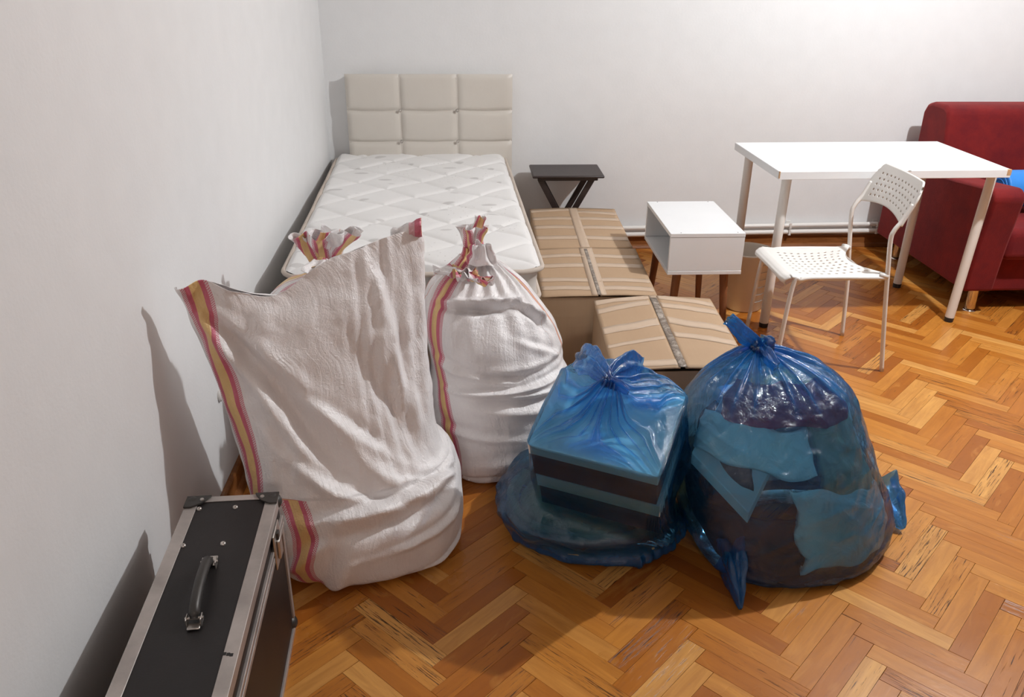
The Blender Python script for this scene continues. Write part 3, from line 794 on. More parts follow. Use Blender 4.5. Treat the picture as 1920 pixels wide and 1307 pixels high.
# ------------------------------------------------------------------ lofted soft shells
def cr(a, b, c, d, t): return .5*((2*b)+(c-a)*t+(2*a-5*b+4*c-d)*t*t+(3*b-a-3*c+d)*t**3)
def sgp(x, p): return math.copysign(abs(x)**p, x)
class Shell:
    """rings: (L, R, front, back, n) ; L,R world points of the left/right extremes,
    front/back vectors (metres, Vector) ; superellipse exponent n"""
    def __init__(s, rings, post=None):
        s.r = [(Vector(a), Vector(b), Vector(f), Vector(k), n) for a, b, f, k, n in rings]; s.post = post
    def at(s, u, v):
        m = len(s.r)-1; q = min(max(v, 0), 1)*m; i = min(int(q), m-1); t = q-i
        R = [s.r[max(i-1, 0)], s.r[i], s.r[i+1], s.r[min(i+2, m)]]
        L = cr(R[0][0], R[1][0], R[2][0], R[3][0], t); Rr = cr(R[0][1], R[1][1], R[2][1], R[3][1], t)
        f = cr(R[0][2], R[1][2], R[2][2], R[3][2], t); k = cr(R[0][3], R[1][3], R[2][3], R[3][3], t)
        n = R[1][4]*(1-t)+R[2][4]*t
        a = 2*math.pi*u   # u=0 left, .25 front, .5 right, .75 back
        c, sn = -math.cos(a), math.sin(a)
        P = (L+Rr)/2+(Rr-L)/2*sgp(c, 2/n)+(f if sn > 0 else k)*abs(sn)**(2/n)
        return P
    def grid(s, nu, nv, disp=None, u0=0, u1=1, v0=0, v1=1, inset=0):
        closed = abs(u1-u0-1) < 1e-6
        cu = nu if closed else nu+1
        G = np.zeros((nv+1, cu, 3))
        for j in range(nv+1):
            v = v0+(v1-v0)*j/nv
            for i in range(cu):
                u = u0+(u1-u0)*i/nu
                G[j, i] = s.at(u % 1 if closed else u, v)
        dv = np.gradient(G, axis=0)
        if closed: du = (np.roll(G, -1, 1)-np.roll(G, 1, 1))/2
        else: du = np.gradient(G, axis=1)
        n = np.cross(dv, du); ln = np.linalg.norm(n, axis=2, keepdims=True); n = n/np.maximum(ln, 1e-12)
        # outward check
        c = G.mean(axis=1, keepdims=True)
        if ((G-c)*n).sum() < 0: n = -n
        for j in range(nv+1):
            v = v0+(v1-v0)*j/nv
            for i in range(cu):
                u = u0+(u1-u0)*i/nu
                d = -inset
                if disp: d += disp(u, v, Vector(G[j, i]))
                G[j, i] += n[j, i]*d
                if s.post: G[j, i] = s.post(u, v, Vector(G[j, i]))
        G[:, :, 2] = np.maximum(G[:, :, 2], .0015)
        return G, closed
def nz3(x, y, z): return noise.noise(Vector((x, y, z)))
def ridge(x, y, z): return 1-abs(noise.noise(Vector((x, y, z))))*2
def crease(d, w):  # soft fold: bump with a valley beside
    return math.exp(-(d/w)**2)-.8*math.exp(-((d-w*1.6)/w)**2)
def seg_d(u, v, u0, v0, u1, v1):
    """signed distance from a segment in (u,v) (v scaled) and fall-off along it"""
    ax, ay = u1-u0, v1-v0; L = math.hypot(ax, ay); ax /= L; ay /= L
    px, py = u-u0, v-v0; t = (px*ax+py*ay)/L; d = px*-ay+py*ax
    w = 1 if 0 <= t <= 1 else math.exp(-((t if t < 0 else t-1)*L/.04)**2)
    return d, w*min(1, .25+math.sin(math.pi*min(max(t, 0), 1)))
def sack_mesh(name, shell, parent, nu, nv, disp, band, v0=0, v1=1, thick=.0012, mat='sack'):
    G, closed = shell.grid(nu, nv, disp, v0=v0, v1=v1)
    # arc-length UV measured from the printed band centre
    uvs = []
    vy = 0
    for j in range(nv+1):
        row = G[j]; d = np.linalg.norm(np.roll(row, -1, 0)-row, axis=1); cum = np.concatenate([[0], np.cumsum(d)])
        v = v0+(v1-v0)*j/nv
        us = np.linspace(0, 1, nu+1)
        best = np.full(nu+1, 9.0)
        bnds = band(v)
        for bu, wsc in bnds:
            c = np.interp(bu % 1, us, cum); tot = cum[-1]
            dd = cum-c; dd = (dd+tot/2) % tot-tot/2
            dd = dd/wsc
            best = np.where(np.abs(dd) < np.abs(best), dd, best)
        uvs.append([(best[i], vy) for i in range(nu+1)])
        if j < nv: vy += float(np.linalg.norm(G[j+1]-G[j], axis=1).mean())
    mb = MB(); mb.grid([[Vector(p) for p in row] for row in G], closed=True, uvs=uvs)
    return mb.build(name, mat, parent, smooth=True, solid=thick, soff=-1, fix=False)

F_ = lambda d: V3(0, -d, 0)
B_ = lambda d: V3(0, d, 0)
def R_(lp, rp, yl, yr, f, b_, n, fx=0):
    L = aty(lp[0], lp[1], yl); R = aty(rp[0], rp[1], yr)
    return (L, R, V3(fx, -f, -.0), V3(-fx, b_, 0), n)

# --- sack 1, big open sack in front ---
s1r = [
    (V3(.30, -2.70, .004), V3(.60, -2.64, .004), V3(0, -.14, 0), V3(0, .16, 0), 2.2),
    (V3(.215, -2.72, .012), V3(.690, -2.63, .012), V3(.02, -.205, 0), V3(0, .27, 0), 2.6),
    (V3(.192, -2.73, .06), V3(.716, -2.62, .055), V3(.02, -.225, 0), V3(0, .30, 0), 2.5),
    (V3(.172, -2.74, .15), V3(.724, -2.61, .15), V3(.02, -.225, .0), V3(0, .30, 0), 2.4),
    (V3(.163, -2.75, .25), V3(.698, -2.61, .245), V3(.0, -.195, .0), V3(0, .27, 0), 2.2),
    R_((448, 800), (822, 815), -2.74, -2.60, .16, .20, 2.1),
    R_((412, 722), (806, 715), -2.75, -2.60, .11, .14, 2.0),
    R_((383, 655), (801, 620), -2.77, -2.58, .085, .09, 2.0),
    R_((360, 600), (797, 530), -2.79, -2.57, .055, .06, 2.0),
    R_((346, 562), (793, 468), -2.80, -2.56, .035, .04, 2.0),
    R_((334, 536), (788, 424), -2.82, -2.55, .022, .025, 2.0),
]
def s1post(u, v, P):
    if v > .6:
        t = (v-.6)/.4
        f = .5-.5*math.cos(2*math.pi*(u % 1))   # 0 left .. 1 right
        dip = .078*math.exp(-((f-.36)/.19)**2)+.012*math.exp(-((f-.7)/.1)**2)-.012*math.exp(-((f-.10)/.06)**2)
        P = P-V3(0, 0, dip*t*t+(.012*t if .5 < (u % 1) < 1 else 0))
    return P
def s1disp(u, v, P):
    f = u % 1
    d = .010*nz3(P.x*6, P.y*6, P.z*5)+.0045*nz3(P.x*16+3, P.y*16, P.z*12)
    front = max(0, math.sin(2*math.pi*f))
    # long drawn folds running down from the right ear
    if v > .33 and front > 0:
        k = min(1, (v-.33)/.3)
        g = .5-.5*math.cos(2*math.pi*f)
        d += .010*k*math.sin(g*105+nz3(g*5, v*2, 0)*3)*.30*max(0, min(1, (g-.60)/.12))*max(.2, nz3(g*7, v*2.5, 5)+.7)
        d += .006*k*math.sin(g*34-v*11)*max(0, min(1, (.45-g)/.15))*(.4+.6*ridge(g*6, v*4, 2))
    for (a, b_, c, e, am, w) in ((.06, .84, .24, .44, .020, .016), (.10, .80, .33, .37, -.016, .018), (.21, .38, .44, .40, .020, .014),
                                 (.24, .335, .46, .36, -.022, .018), (.16, .52, .30, .38, .012, .012), (.30, .72, .40, .50, -.014, .02),
                                 (.12, .20, .22, .34, .012, .014), (.19, .05, .25, .33, .012, .016), (.28, .26, .44, .30, .010, .010), (.20, .62, .34, .50, .010, .011), (.34, .13, .47, .2, .006, .01), (.36, .43, .47, .36, .012, .010), (.33, .95, .38, .6, .012, .012)):
        dd, ww = seg_d(f, v, a, b_, c, e); d += am*ww*crease(dd, w)
    if v > .35: d += .003*nz3(P.x*38, P.y*38, P.z*24)
    d *= min(1, v*12+.1)
    return d
sk = thing('sack', (.5, -2.62, 0), 'large open white woven sack with red-yellow stripe, front left before the bed', 'sack', 'striped woven sacks at the foot of the bed')
S1 = Shell(s1r, s1post)
def band1(v):
    if v > .45: u = .090-.012*(v-.45)/.55
    else: u = .090-.05*(.45-v)/.45
    out = [(u, 1.0)]
    if v < .43: out.append((.155+.05*v+.010*math.sin(v*22), 1.0))
    if v < .6: out.append((.965, .9))
    return out
sack_mesh('sack_body', S1, sk, 260, 190, s1disp, band1)
# frayed rolled hem at the ears
for (c, u) in ((V3(0, 0, 0), 0), (V3(0, 0, 0), 1)):
    pass
e = S1.at(.5, 1.0); e = Vector(e)
G = []
for j in range(12):
    t = j/11
    row = []
    for i in range(14):
        s = i/13
        row.append(e+V3(-.075+.080*s, -.022-.012*math.sin(math.pi*t)+.006*nz3(s*4, t*4, 3), -.035+.05*t+.014*s-.018*(1-s)*t+.006*nz3(s*5, t*3, 9)))
    G.append(row)
mb = MB(); mb.grid(G, uvs=[[(.066-.054*i/13, j*.01) for i in range(15)] for j in range(13)]); mb.build('folded_corner', 'sack', sk, smooth=True, solid=.0012)

# --- sack 2, tied sack on the right ---
s2r = [
    (V3(.70, -2.22, .004), V3(.95, -2.18, .004), F_(.12), B_(.12), 2.2),
    (V3(.655, -2.22, .012), V3(1.01, -2.18, .012), F_(.20), B_(.18), 2.4),
    (V3(.64, -2.22, .06), V3(1.045, -2.18, .06), F_(.225), B_(.20), 2.4),
    (V3(.625, -2.22, .16), V3(1.068, -2.18, .16), F_(.235), B_(.21), 2.3),
    (V3(.620, -2.21, .28), V3(1.075, -2.18, .28), F_(.23), B_(.21), 2.3),
    R_((806, 672), (1052, 668), -2.2, -2.18, .215, .20, 2.3),
    R_((797, 612), (1042, 622), -2.2, -2.18, .19, .19, 2.3),
    R_((796, 565), (1018, 570), -2.2, -2.18, .15, .16, 2.3),
    R_((812, 528), (985, 527), -2.19, -2.18, .10, .11, 2.1),
    R_((842, 500), (950, 500), -2.17, -2.16, .06, .065, 2.0),
    R_((866, 478), (925, 486), -2.16, -2.15, .035, .035, 2.0),
    R_((872, 463), (907, 465), -2.15, -2.15, .025, .025, 2.0),
]
def s2disp(u, v, P):
    f = u % 1
    d = .012*nz3(P.x*6+5, P.y*6, P.z*6)+.005*nz3(P.x*15+3, P.y*15, P.z*14)
    if v > .45:
        k = ((v-.45)/.55); sq = .5 if v > .9 else 1
        d += .010*k*sq*math.sin(f*2*math.pi*19+nz3(f*8, v*3, 1)*4)
    for (a, b_, c, e, am, w) in ((.14, .665, .37, .68, -.040, .012), (.36, .67, .42, .60, -.03, .012), (.14, .42, .44, .45, .015, .012), (.18, .47, .46, .50, -.012, .012),
                                 (.2, .36, .48, .33, .014, .014), (.1, .5, .3, .46, .012, .01), (.22, .40, .40, .38, -.012, .01), (.1, .30, .3, .28, .008, .01), (.1, .06, .35, .12, .010, .02), (.22, .2, .42, .26, .008, .015), (.3, .58, .45, .5, .008, .01)):
        dd, ww = seg_d(f, v, a, b_, c, e); d += am*ww*crease(dd, w)
    d *= min(1, v*12+.1)
    return d
sk2 = thing('sack', (.86, -2.2, 0), 'full white woven sack knotted at the top, between open sack and blue bag', 'sack', 'striped woven sacks at the foot of the bed')
S2 = Shell(s2r)
def band2(v):
    u = .112+.014*math.sin(v*10-.4)
    return [(u, .95), (.47, .16) if v > .5 else (u, .95), (.955, 1.0)]
sack_mesh('sack_body', S2, sk2, 240, 170, s2disp, band2)
def tuft(parent, base, top, r0, r1, bandu, seed, nfold=9, flat=.7, name='tied_neck', mid=None, bw=.8):
    base, top = Vector(base), Vector(top)
    pts = [base, (base*.6+top*.4) if mid is None else Vector(mid), top]
    path = smoothpath(pts, 10)
    rings = []
    for k, p in enumerate(path):
        t = k/(len(path)-1)
        r = r0+(r1-r0)*t**.8*(1 if t < .85 else 1-.1*(t-.85)/.15)
        rings.append((p-V3(r, 0, 0), p+V3(r, 0, 0), F_(r*flat), B_(r*flat), 2.0))
    def dsp(u, v, P): return .35*(r0+(r1-r0)*v)*math.sin(u*2*math.pi*nfold+seed+nz3(u*4, v*2, seed)*2)*(.25+.75*v)+.008*nz3(P.x*30, P.y*30, P.z*30+seed)
    sh = Shell(rings)
    def post(u, v, P):
        if v > .8: P = P+V3(0, 0, .014*nz3(u*7, seed, 1)*(v-.8)/.2)
        return P
    sh.post = post
    return sack_mesh(name, sh, parent, 110, 30, dsp, lambda v: [(b_, bw) for b_ in bandu], thick=.0008)
nk = aty(890, 470, -2.15)
tuft(sk2, nk+V3(0, 0, -.012), aty(888, 424, -2.15), .018, .044, (.16, .40), 2.0, 5, .7, mid=aty(888, 446, -2.15))
tuft(sk2, aty(893, 436, -2.15), aty(901, 407, -2.15), .018, .016, (.3,), 4.0, 4, .6, name='neck_end')
tuft(sk2, aty(905, 492, -2.22), aty(900, 458, -2.24), .05, .022, (.95,), 3.0, 6, .7, name='gathered_collar')
tuft(sk2, aty(885, 520, -2.27), aty(866, 512, -2.36), .018, .034, (.1, .5), 7.0, 6, .8, name='tie_knot')
tuft(sk2, aty(880, 520, -2.29), aty(912, 527, -2.37), .014, .024, (.2, .7), 1.0, 5, .8, name='tie_end')
tuft(sk2, aty(868, 512, -2.27), aty(832, 505, -2.24), .02, .035, (.6,), 5.0, 4, .5, name='gathered_collar')

# --- sack 3, behind the open sack ---
sk3 = thing('sack', (.34, -2.14, 0), 'knotted white woven sack mostly hidden behind the large open sack', 'sack', 'striped woven sacks at the foot of the bed')
y3 = -2.17
s3r = [
    (V3(.15, y3, .004), V3(.50, y3, .004), F_(.12), B_(.12), 2.2),
    (V3(.08, y3, .02), V3(.60, y3, .02), F_(.18), B_(.17), 2.4),
    (V3(.055, y3, .15), V3(.615, y3, .15), F_(.20), B_(.19), 2.4),
    (V3(.055, y3, .34), V3(.615, y3, .34), F_(.20), B_(.19), 2.4),
    (V3(.085, y3, .50), V3(.595, y3, .50), F_(.19), B_(.18), 2.4),
    (V3(.16, y3, .595), V3(.53, y3, .595), F_(.15), B_(.15), 2.2),
    (V3(.25, y3, .645), V3(.43, y3, .645), F_(.08), B_(.08), 2.0),
    (aty(580, 488, y3), aty(618, 488, y3), F_(.03), B_(.03), 2.0),
]
def s3disp(u, v, P):
    return (.012*nz3(P.x*6+9, P.y*6, P.z*6)+.005*nz3(P.x*18, P.y*18, P.z*16)+(.009*math.sin(u*2*math.pi*17+nz3(u*9, v*3, 4)*3)*max(0, (v-.6)/.4)))*min(1, v*12+.1)
sack_mesh('sack_body', Shell(s3r), sk3, 170, 110, s3disp, lambda v: [(.08, 1.0), (.965, 1.0), (.5, 1.0)])
tuft(sk3, aty(606, 500, y3), aty(594, 440, y3-.03), .022, .066, (.10, .28), 1.0, 4, .4, mid=aty(600, 472, y3))
tuft(sk3, aty(612, 500, y3+.02), aty(640, 432, y3), .022, .064, (.12, .36), 5.0, 4, .4, mid=aty(622, 466, y3))
tuft(sk3, aty(600, 486, y3-.06), aty(588, 508, y3-.12), .018, .034, (.75,), 6.0, 4, .6, name='tie_end')

# ------------------------------------------------------------------ blue bags
def gather(o, vals):
    # how densely the thin plastic is bunched together (1 = many layers)
    at = o.data.attributes.new('gather', 'FLOAT', 'POINT')
    at.data.foreach_set('value', vals if isinstance(vals, list) else [vals]*len(o.data.vertices)); return o
def pleat(u, v, k, z, v0):
    x = u*2*math.pi
    return 1.1*max(0, ridge(math.cos(x)*k, math.sin(x)*k, z))**5*min(1, max(0, (v-v0)/.1))
def film_mesh(name, shell, parent, nu, nv, disp, gv=lambda u, v: 0, **k):
    G, closed = shell.grid(nu, nv, disp, **k)
    mb = MB(); mb.grid([[Vector(p) for p in row] for row in G], closed=closed)
    o = mb.build(name, 'film', parent, smooth=True, fix=False)
    return gather(o, [min(1.0, gv(i/nu, j/nv)) for j in range(nv+1) for i in range(G.shape[1])])
# shoe boxes, tilted towards the viewer
FL = V3(.893, -2.850, .420); exv = (V3(1.203, -3.000, .412)-FL).normalized()
eyv = (V3(.983, -2.610, .520)-FL); eyv = (eyv-exv*eyv.dot(exv)).normalized(); ezv = exv.cross(eyv)
def shoebox(label, top, w_, d_, h_, ox=0, oy=0, tw=0, lh=.038):
    e1 = exv*math.cos(tw)+eyv*math.sin(tw); e2 = -exv*math.sin(tw)+eyv*math.cos(tw)
    o_ = FL+exv*ox+eyv*oy-ezv*top
    frx = (o_, e1, e2, ezv)
    t = thing('shoe_box', o_-ezv*h_, label, 'box', 'black shoe boxes with pale lids in the blue bag')
    MB().box((.004, .004, -h_), (w_-.004, d_-.004, -.004), frx).build('box_body', 'blackcard', t, bevel=.001, seg=1)
    MB().box((0, 0, -lh), (w_, d_, 0), frx).build('lid', 'lid', t, bevel=.0015, seg=1)
    return t
shoebox('upper black shoe box with pale lid inside the smaller blue bag', .004, .338, .268, .126)
shoebox('lower black shoe box with pale lid inside the smaller blue bag', .134, .335, .268, .130, .008, .004, lh=.048)
def P1(x, y, z): return FL+exv*x+eyv*y+ezv*z
W1, D1 = .340, .275
def ring_box(z, ex, n, grow=.0, f=1):
    # ring following the tilted box stack
    c0 = P1(-grow, D1/2, z); c1 = P1(W1+grow, D1/2, z)
    h = D1/2+grow
    return (c0, c1, -eyv*h, eyv*h, n)
ctop = P1(W1*.45, D1*.50, .055)
knot1 = aty(1140, 718, ctop.y)
def knotring(r, z): return (knot1+V3(-r, 0, z), knot1+V3(r, 0, z), V3(0, -r, 0), V3(0, r, 0), 2)
b1r = [
    (V3(.95, -2.60, .004), V3(1.24, -2.60, .004), F_(.14), B_(.18), 2.2),
    (V3(.855, -2.58, .012), V3(1.36, -2.62, .012), V3(0, -.235, 0), B_(.22), 2.3),
    (V3(.835, -2.58, .05), V3(1.375, -2.62, .055), V3(0, -.240, 0), B_(.24), 2.2),
    (V3(.835, -2.62, .105), V3(1.335, -2.66, .115), V3(0, -.235, 0), B_(.24), 2.4),
    (P1(-.012, D1/2, -.268), P1(W1+.012, D1/2, -.268), -eyv*(D1/2+.012), eyv*(D1/2), 9),
    ring_box(-.13, 0, 12, .011),
    ring_box(-.02, 0, 12, .007),
    ring_box(.003, 0, 13, .004),
    (P1(W1*.10, D1*.52, .016), P1(W1*.86, D1*.52, .016), -eyv*D1*.36, eyv*D1*.50+V3(0, 0, .030), 2.6),
    (P1(W1*.26, D1*.52, .035), P1(W1*.68, D1*.52, .035), -eyv*D1*.20, eyv*D1*.30+V3(0, 0, .035), 2.1),
    knotring(.020, .0), knotring(.012, .012),
]
def b1disp(u, v, P):
    f = u % 1
    d = .003*nz3(P.x*25, P.y*25, P.z*25)
    if v > .60:
        k = min(1, (v-.60)/.2)
        am = .0095*k*(1-.55*max(0, (v-.85)/.15))
        x = f*2*math.pi
        d += am*(ridge(math.cos(x)*3.4, math.sin(x)*3.4, 4+v*.6)**3*1.7-.35)+am*.35*math.sin(x*23+nz3(f*7, v*2, 2)*4)
    else:
        k = min(1, max(0, (.5-v)/.1))
        d += k*(.014*nz3(P.x*9, P.y*9, P.z*9+3)+.006*(ridge(P.x*9+P.z*9, P.y*14, P.z*3)**3))
        x = f*2*math.pi
        if .30 < f < .60: d += k*.007*math.sin(x*46+v*12)*(.5+nz3(f*20, v*5, 1))
    return d*min(1, v*14+.1)
bg1 = thing('bin_bag', (1.1, -2.62, 0), 'smaller knotted blue plastic bag showing two black shoe boxes', 'bag', 'blue plastic bags on the parquet')
SH1 = Shell(b1r)
film_mesh('bag_film', SH1, bg1, 300, 170, b1disp, gv=lambda u, v: max(0, (v-.80)/.20)**1.2+.6*max(0, min(1, (.34-v)/.2))+pleat(u, v, 3.4, 4+v*.6, .64))
def knotlump(parent, c, r, seed, name='knot'):
    mb = MB()
    for k in range(3):
        pts = []
        ph = k*2.1+seed
        for i in range(22):
            a = i/21*math.pi*1.7+ph
            pts.append(c+V3(math.cos(a)*r, math.sin(a)*r*.8*math.cos(ph), math.sin(a)*r*.8*math.sin(ph)+.003*math.sin(a*3)))
        mb.tube(pts, [r*.42*(1+.25*math.sin(i*1.3+seed)) for i in range(22)], 10)
    return mb.build(name, 'film', parent, smooth=True)
knotlump(bg1, knot1+V3(0, -.004, .004), .013, 1.0)
def filmtuft(parent, pts, rads, nf, seed, flat=.5, name='bag_neck', up=None):
    path = smoothpath(pts, 10); m = len(path)
    mb = MB(); nrm = None; R = []
    for i, p in enumerate(path):
        t = (path[min(i+1, m-1)]-path[max(i-1, 0)]).normalized()
        if nrm is None: nrm = t.cross(V3(0, 1, 0)).normalized() if abs(t.y) < .9 else t.cross(V3(1, 0, 0)).normalized()
        nrm = (nrm-t*nrm.dot(t)).normalized(); sd = t.cross(nrm)
        f = i/(m-1); q = f*(len(rads)-1); k = min(int(q), len(rads)-2); r = rads[k]+(rads[k+1]-rads[k])*(q-k)
        row = []
        for a_ in range(72):
            a = 2*math.pi*a_/72
            rr2 = r*(1+.28*math.sin(a*nf+seed+f*2)+.25*nz3(math.cos(a)*3, math.sin(a)*3, f*6+seed))
            row.append(p+nrm*math.cos(a)*rr2+sd*math.sin(a)*rr2*flat)
        R.append(row)
    mb.grid(R, closed=True); return gather(mb.build(name, 'film', parent, smooth=True), .55)
# gathered neck of bag 1 spreading up and back to the left
filmtuft(bg1, [knot1+V3(0, 0, .004), knot1+V3(-.020, .040, .022), knot1+V3(-.045, .085, .026), knot1+V3(-.055, .12, .012)], [.013, .024, .036, .030], 7, 1, .45)
filmtuft(bg1, [knot1+V3(0, 0, .004), knot1+V3(.03, .045, .014), knot1+V3(.07, .08, .008), knot1+V3(.10, .10, -.015)], [.012, .022, .032, .028], 6, 4, .4)
filmtuft(bg1, [knot1+V3(0, 0, .0), knot1+V3(.022, -.02, .004), knot1+V3(.045, -.04, -.006)], [.012, .016, .010], 4, 4, .5, name='knot_tail')

# --- bag 2 ---
k2 = aty(1425, 648, -2.60)
b2r = [
    (V3(1.52, -2.74, .004), V3(1.83, -2.69, .004), F_(.15), B_(.16), 2.2),
    (V3(1.420, -2.75, .012), V3(1.945, -2.69, .012), V3(-.03, -.225, 0), B_(.24), 2.3),
    (V3(1.375, -2.74, .06), V3(1.972, -2.68, .06), V3(-.03, -.235, 0), B_(.25), 2.3),
    (V3(1.335, -2.72, .15), V3(1.955, -2.66, .15), V3(-.02, -.24, 0), B_(.25), 2.3),
    R_((1262, 855), (1645, 890), -2.72, -2.65, .235, .22, 2.3),
    R_((1264, 810), (1628, 832), -2.71, -2.64, .215, .20, 2.3),
    R_((1277, 768), (1608, 776), -2.69, -2.62, .18, .18, 2.3),
    R_((1300, 728), (1588, 722), -2.66, -2.60, .145, .15, 2.2),
    R_((1335, 693), (1545, 686), -2.63, -2.59, .105, .11, 2.0),
    R_((1378, 668), (1485, 664), -2.61, -2.59, .055, .06, 2.0),
    (k2+V3(-.022, 0, -.006), k2+V3(.022, 0, -.006), F_(.02), B_(.02), 2.0),
    (k2+V3(-.014, 0, .008), k2+V3(.014, 0, .008), F_(.013), B_(.013), 2.0),
]
def b2disp(u, v, P):
    f = u % 1; x = f*2*math.pi
    d = .009*nz3(P.x*7, P.y*7, P.z*7+1)+.003*nz3(P.x*25, P.y*25, P.z*25)
    if v > .62:
        k = min(1, (v-.62)/.2)*(1-.6*max(0, (v-.85)/.15))
        d += .010*k*(ridge(math.cos(x)*3.2, math.sin(x)*3.2, 9+v*.7)**3*1.6-.4)+.003*k*math.sin(x*27+nz3(f*7, v*2, 2)*4)
    else:
        d += .004*ridge(P.x*12-P.z*10, P.y*10, P.z*14)**3
    return d*min(1, v*14+.1)
bg2 = thing('bin_bag', (1.7, -2.63, 0), 'larger knotted blue plastic bag of clothes, furthest right', 'bag', 'blue plastic bags on the parquet')
SH2 = Shell(b2r)
film_mesh('bag_film', SH2, bg2, 300, 170, b2disp, gv=lambda u, v: max(0, (v-.62)/.38)**.8*.8+.35*max(0, (.25-v)/.25)+pleat(u, v, 3.2, 9+v*.7, .60))
knotlump(bg2, k2+V3(.004, -.01, .004), .024, 2.4)
filmtuft(bg2, [k2+V3(0, 0, .0), aty(1397, 628, -2.60), aty(1378, 608, -2.60), aty(1366, 598, -2.60)], [.013, .021, .015, .016], 5, 1, .6, name='bag_neck')
filmtuft(bg2, [k2+V3(0, -.01, 0), aty(1440, 668, -2.66), aty(1456, 688, -2.70)], [.012, .020, .013], 4, 2, .6, name='knot_tail')
filmtuft(bg2, [k2+V3(0, 0, 0), aty(1442, 640, -2.6), aty(1452, 640, -2.61)], [.012, .014, .008], 4, 2, .7, name='knot_tail')
def corner_tail(parent, a, b_, w0, th_, seed, nf=4):
    filmtuft(parent, [a, (a+b_)/2+V3(0, 0, .006), b_], [w0, w0*.62, .006], nf, seed, th_, name='bag_corner')
corner_tail(bg2, V3(1.455, -2.86, .075), atz(1389, 1142, .012), .075, .5, 3)
corner_tail(bg2, V3(1.985, -2.58, .085), atz(1693, 992, .015), .062, .7, 5)

# contents of bag 2: garments and a board box just inside the film
def garment(name, label, cat, u0, u1, v0, v1, inset, thk, mat, seed, wig=.03, fold=.008, nu=60, nv=44):
    sh = SH2
    t0 = sh.at((u0+u1)/2, (v0+v1)/2)
    n = thing(name, Vector(t0), label, cat, 'clothes packed in the larger blue bag')
    c = Vector((1.69, -2.62, .25))
    G = []
    for j in range(nv+1):
        row = []
        for i in range(nu+1):
            s, t = i/nu, j/nv
            uu = u0+(u1-u0)*s+wig*.3*nz3(t*2.5, seed, 3)*(1 if s in (0, 1) else abs(2*s-1))
            vv = v0+(v1-v0)*t+wig*.8*nz3(s*3, seed, 7)*abs(2*t-1)
            P = sh.at(uu, min(.93, max(.02, vv)))
            nrm = Vector((P.x-c.x, P.y-c.y, (P.z-c.z)*.7)).normalized()
            ed = min(s, 1-s, t, 1-t)
            d = inset+.006+.010*(1-min(1, ed/.07))-fold*(nz3(P.x*14+seed, P.y*14, P.z*22)+.6*ridge(P.x*9+P.z*14, seed, P.z*9)**2)
            row.append(P-nrm*d)
        G.append(row)
    mb = MB(); mb.grid(G)
    body = mb.build('fabric', mat, n, smooth=True, solid=thk, soff=-1, fix=False)
    return n
garment('folded_sweater', 'maroon knitted garment near the top of the larger blue bag', 'clothing', .10, .42, .585, .745, .012, .05, 'maroon', 2, fold=.012)
garment('folded_towel', 'pale folded towel under the maroon garment in the blue bag', 'towel', .05, .275, .455, .60, .016, .03, 'towel', 4, wig=.035)
garment('folded_shirt', 'grey-green folded garment on the right in the larger blue bag', 'clothing', .285, .50, .30, .61, .026, .03, 'grey', 6, wig=.03)
garment('folded_shirt', 'pale garment low on the right in the larger blue bag', 'clothing', .24, .43, .15, .41, .006, .03, 'towel', 8, wig=.04)
garment('folded_shirt', 'white folded garment at the right rim of the larger blue bag', 'clothing', .40, .56, .19, .50, .035, .03, 'whitecloth', 9, wig=.02)
garment('black_trousers', 'black garment at the bottom of the larger blue bag', 'clothing', .06, .46, .12, .29, .045, .05, 'darkcloth', 11, wig=.02)
garment('folded_blanket', 'dark folded fabric filling the left side of the larger blue bag', 'clothing', -.12, .16, .16, .56, .075, .04, 'darkcloth', 15, wig=.02)
garment('folded_blanket', 'pale fabric bundle packed at the back of the larger blue bag', 'clothing', .54, .90, .12, .62, .06, .05, 'whitecloth', 13, wig=.02)
# flat pale box seen through the film, with a hanging corner
bA, bB, bC = aty(1302, 853, -2.80), aty(1404, 962, -2.895), aty(1480, 930, -2.84)
e1 = (bB-bA).normalized(); e2 = (bC-bB); e2 = (e2-e1*e2.dot(e1)).normalized(); e3 = e1.cross(e2)
if e3.z < 0: e3 = -e3
L1 = (bB-bA).length
bx = thing('flat_box', (bA+bB)/2-V3(0, 0, .05), 'pale flat box wedged at an angle inside the larger blue bag', 'box')
MB().box((-.01, 0, -.035), (L1, .22, 0), (bA, e1, V3(.55, .75, .35).normalized(), V3(0, 0, 1))).build('box_body', 'lid', bx, bevel=.002, seg=1)
# soft filling of bag 1 below the shoe boxes
def filler(shell, name, label, cat, u0, u1, v0, v1, inset, mat, seed):
    t0 = shell.at((u0+u1)/2, (v0+v1)/2); n = thing(name, Vector(t0), label, cat)
    G, cl = shell.grid(60, 30, lambda u, v, P: .008*nz3(P.x*14+seed, P.y*14, P.z*20), u0=u0, u1=u1, v0=v0, v1=v1, inset=inset)
    mb = MB(); mb.grid([[Vector(p) for p in r] for r in G], closed=cl); mb.build('fabric', mat, n, smooth=True, solid=.02, soff=-1, fix=False); return n
FS = Shell([(V3(.93, -2.60, .012), V3(1.20, -2.62, .012), F_(.17), B_(.10), 2.3), (V3(.90, -2.60, .05), V3(1.24, -2.63, .05), F_(.195), B_(.10), 2.3),
            (V3(.90, -2.61, .10), V3(1.22, -2.65, .10), F_(.195), B_(.08), 2.4), (V3(.93, -2.62, .145), V3(1.19, -2.66, .14), F_(.15), B_(.06), 2.3), (V3(1.04, -2.62, .155), V3(1.08, -2.63, .155), F_(.02), B_(.02), 2)])
filler(FS, 'folded_shirt', 'grey-green fabric under the shoe boxes in the smaller blue bag', 'clothing', 0, 1, 0, 1, .0, 'olive', 3)
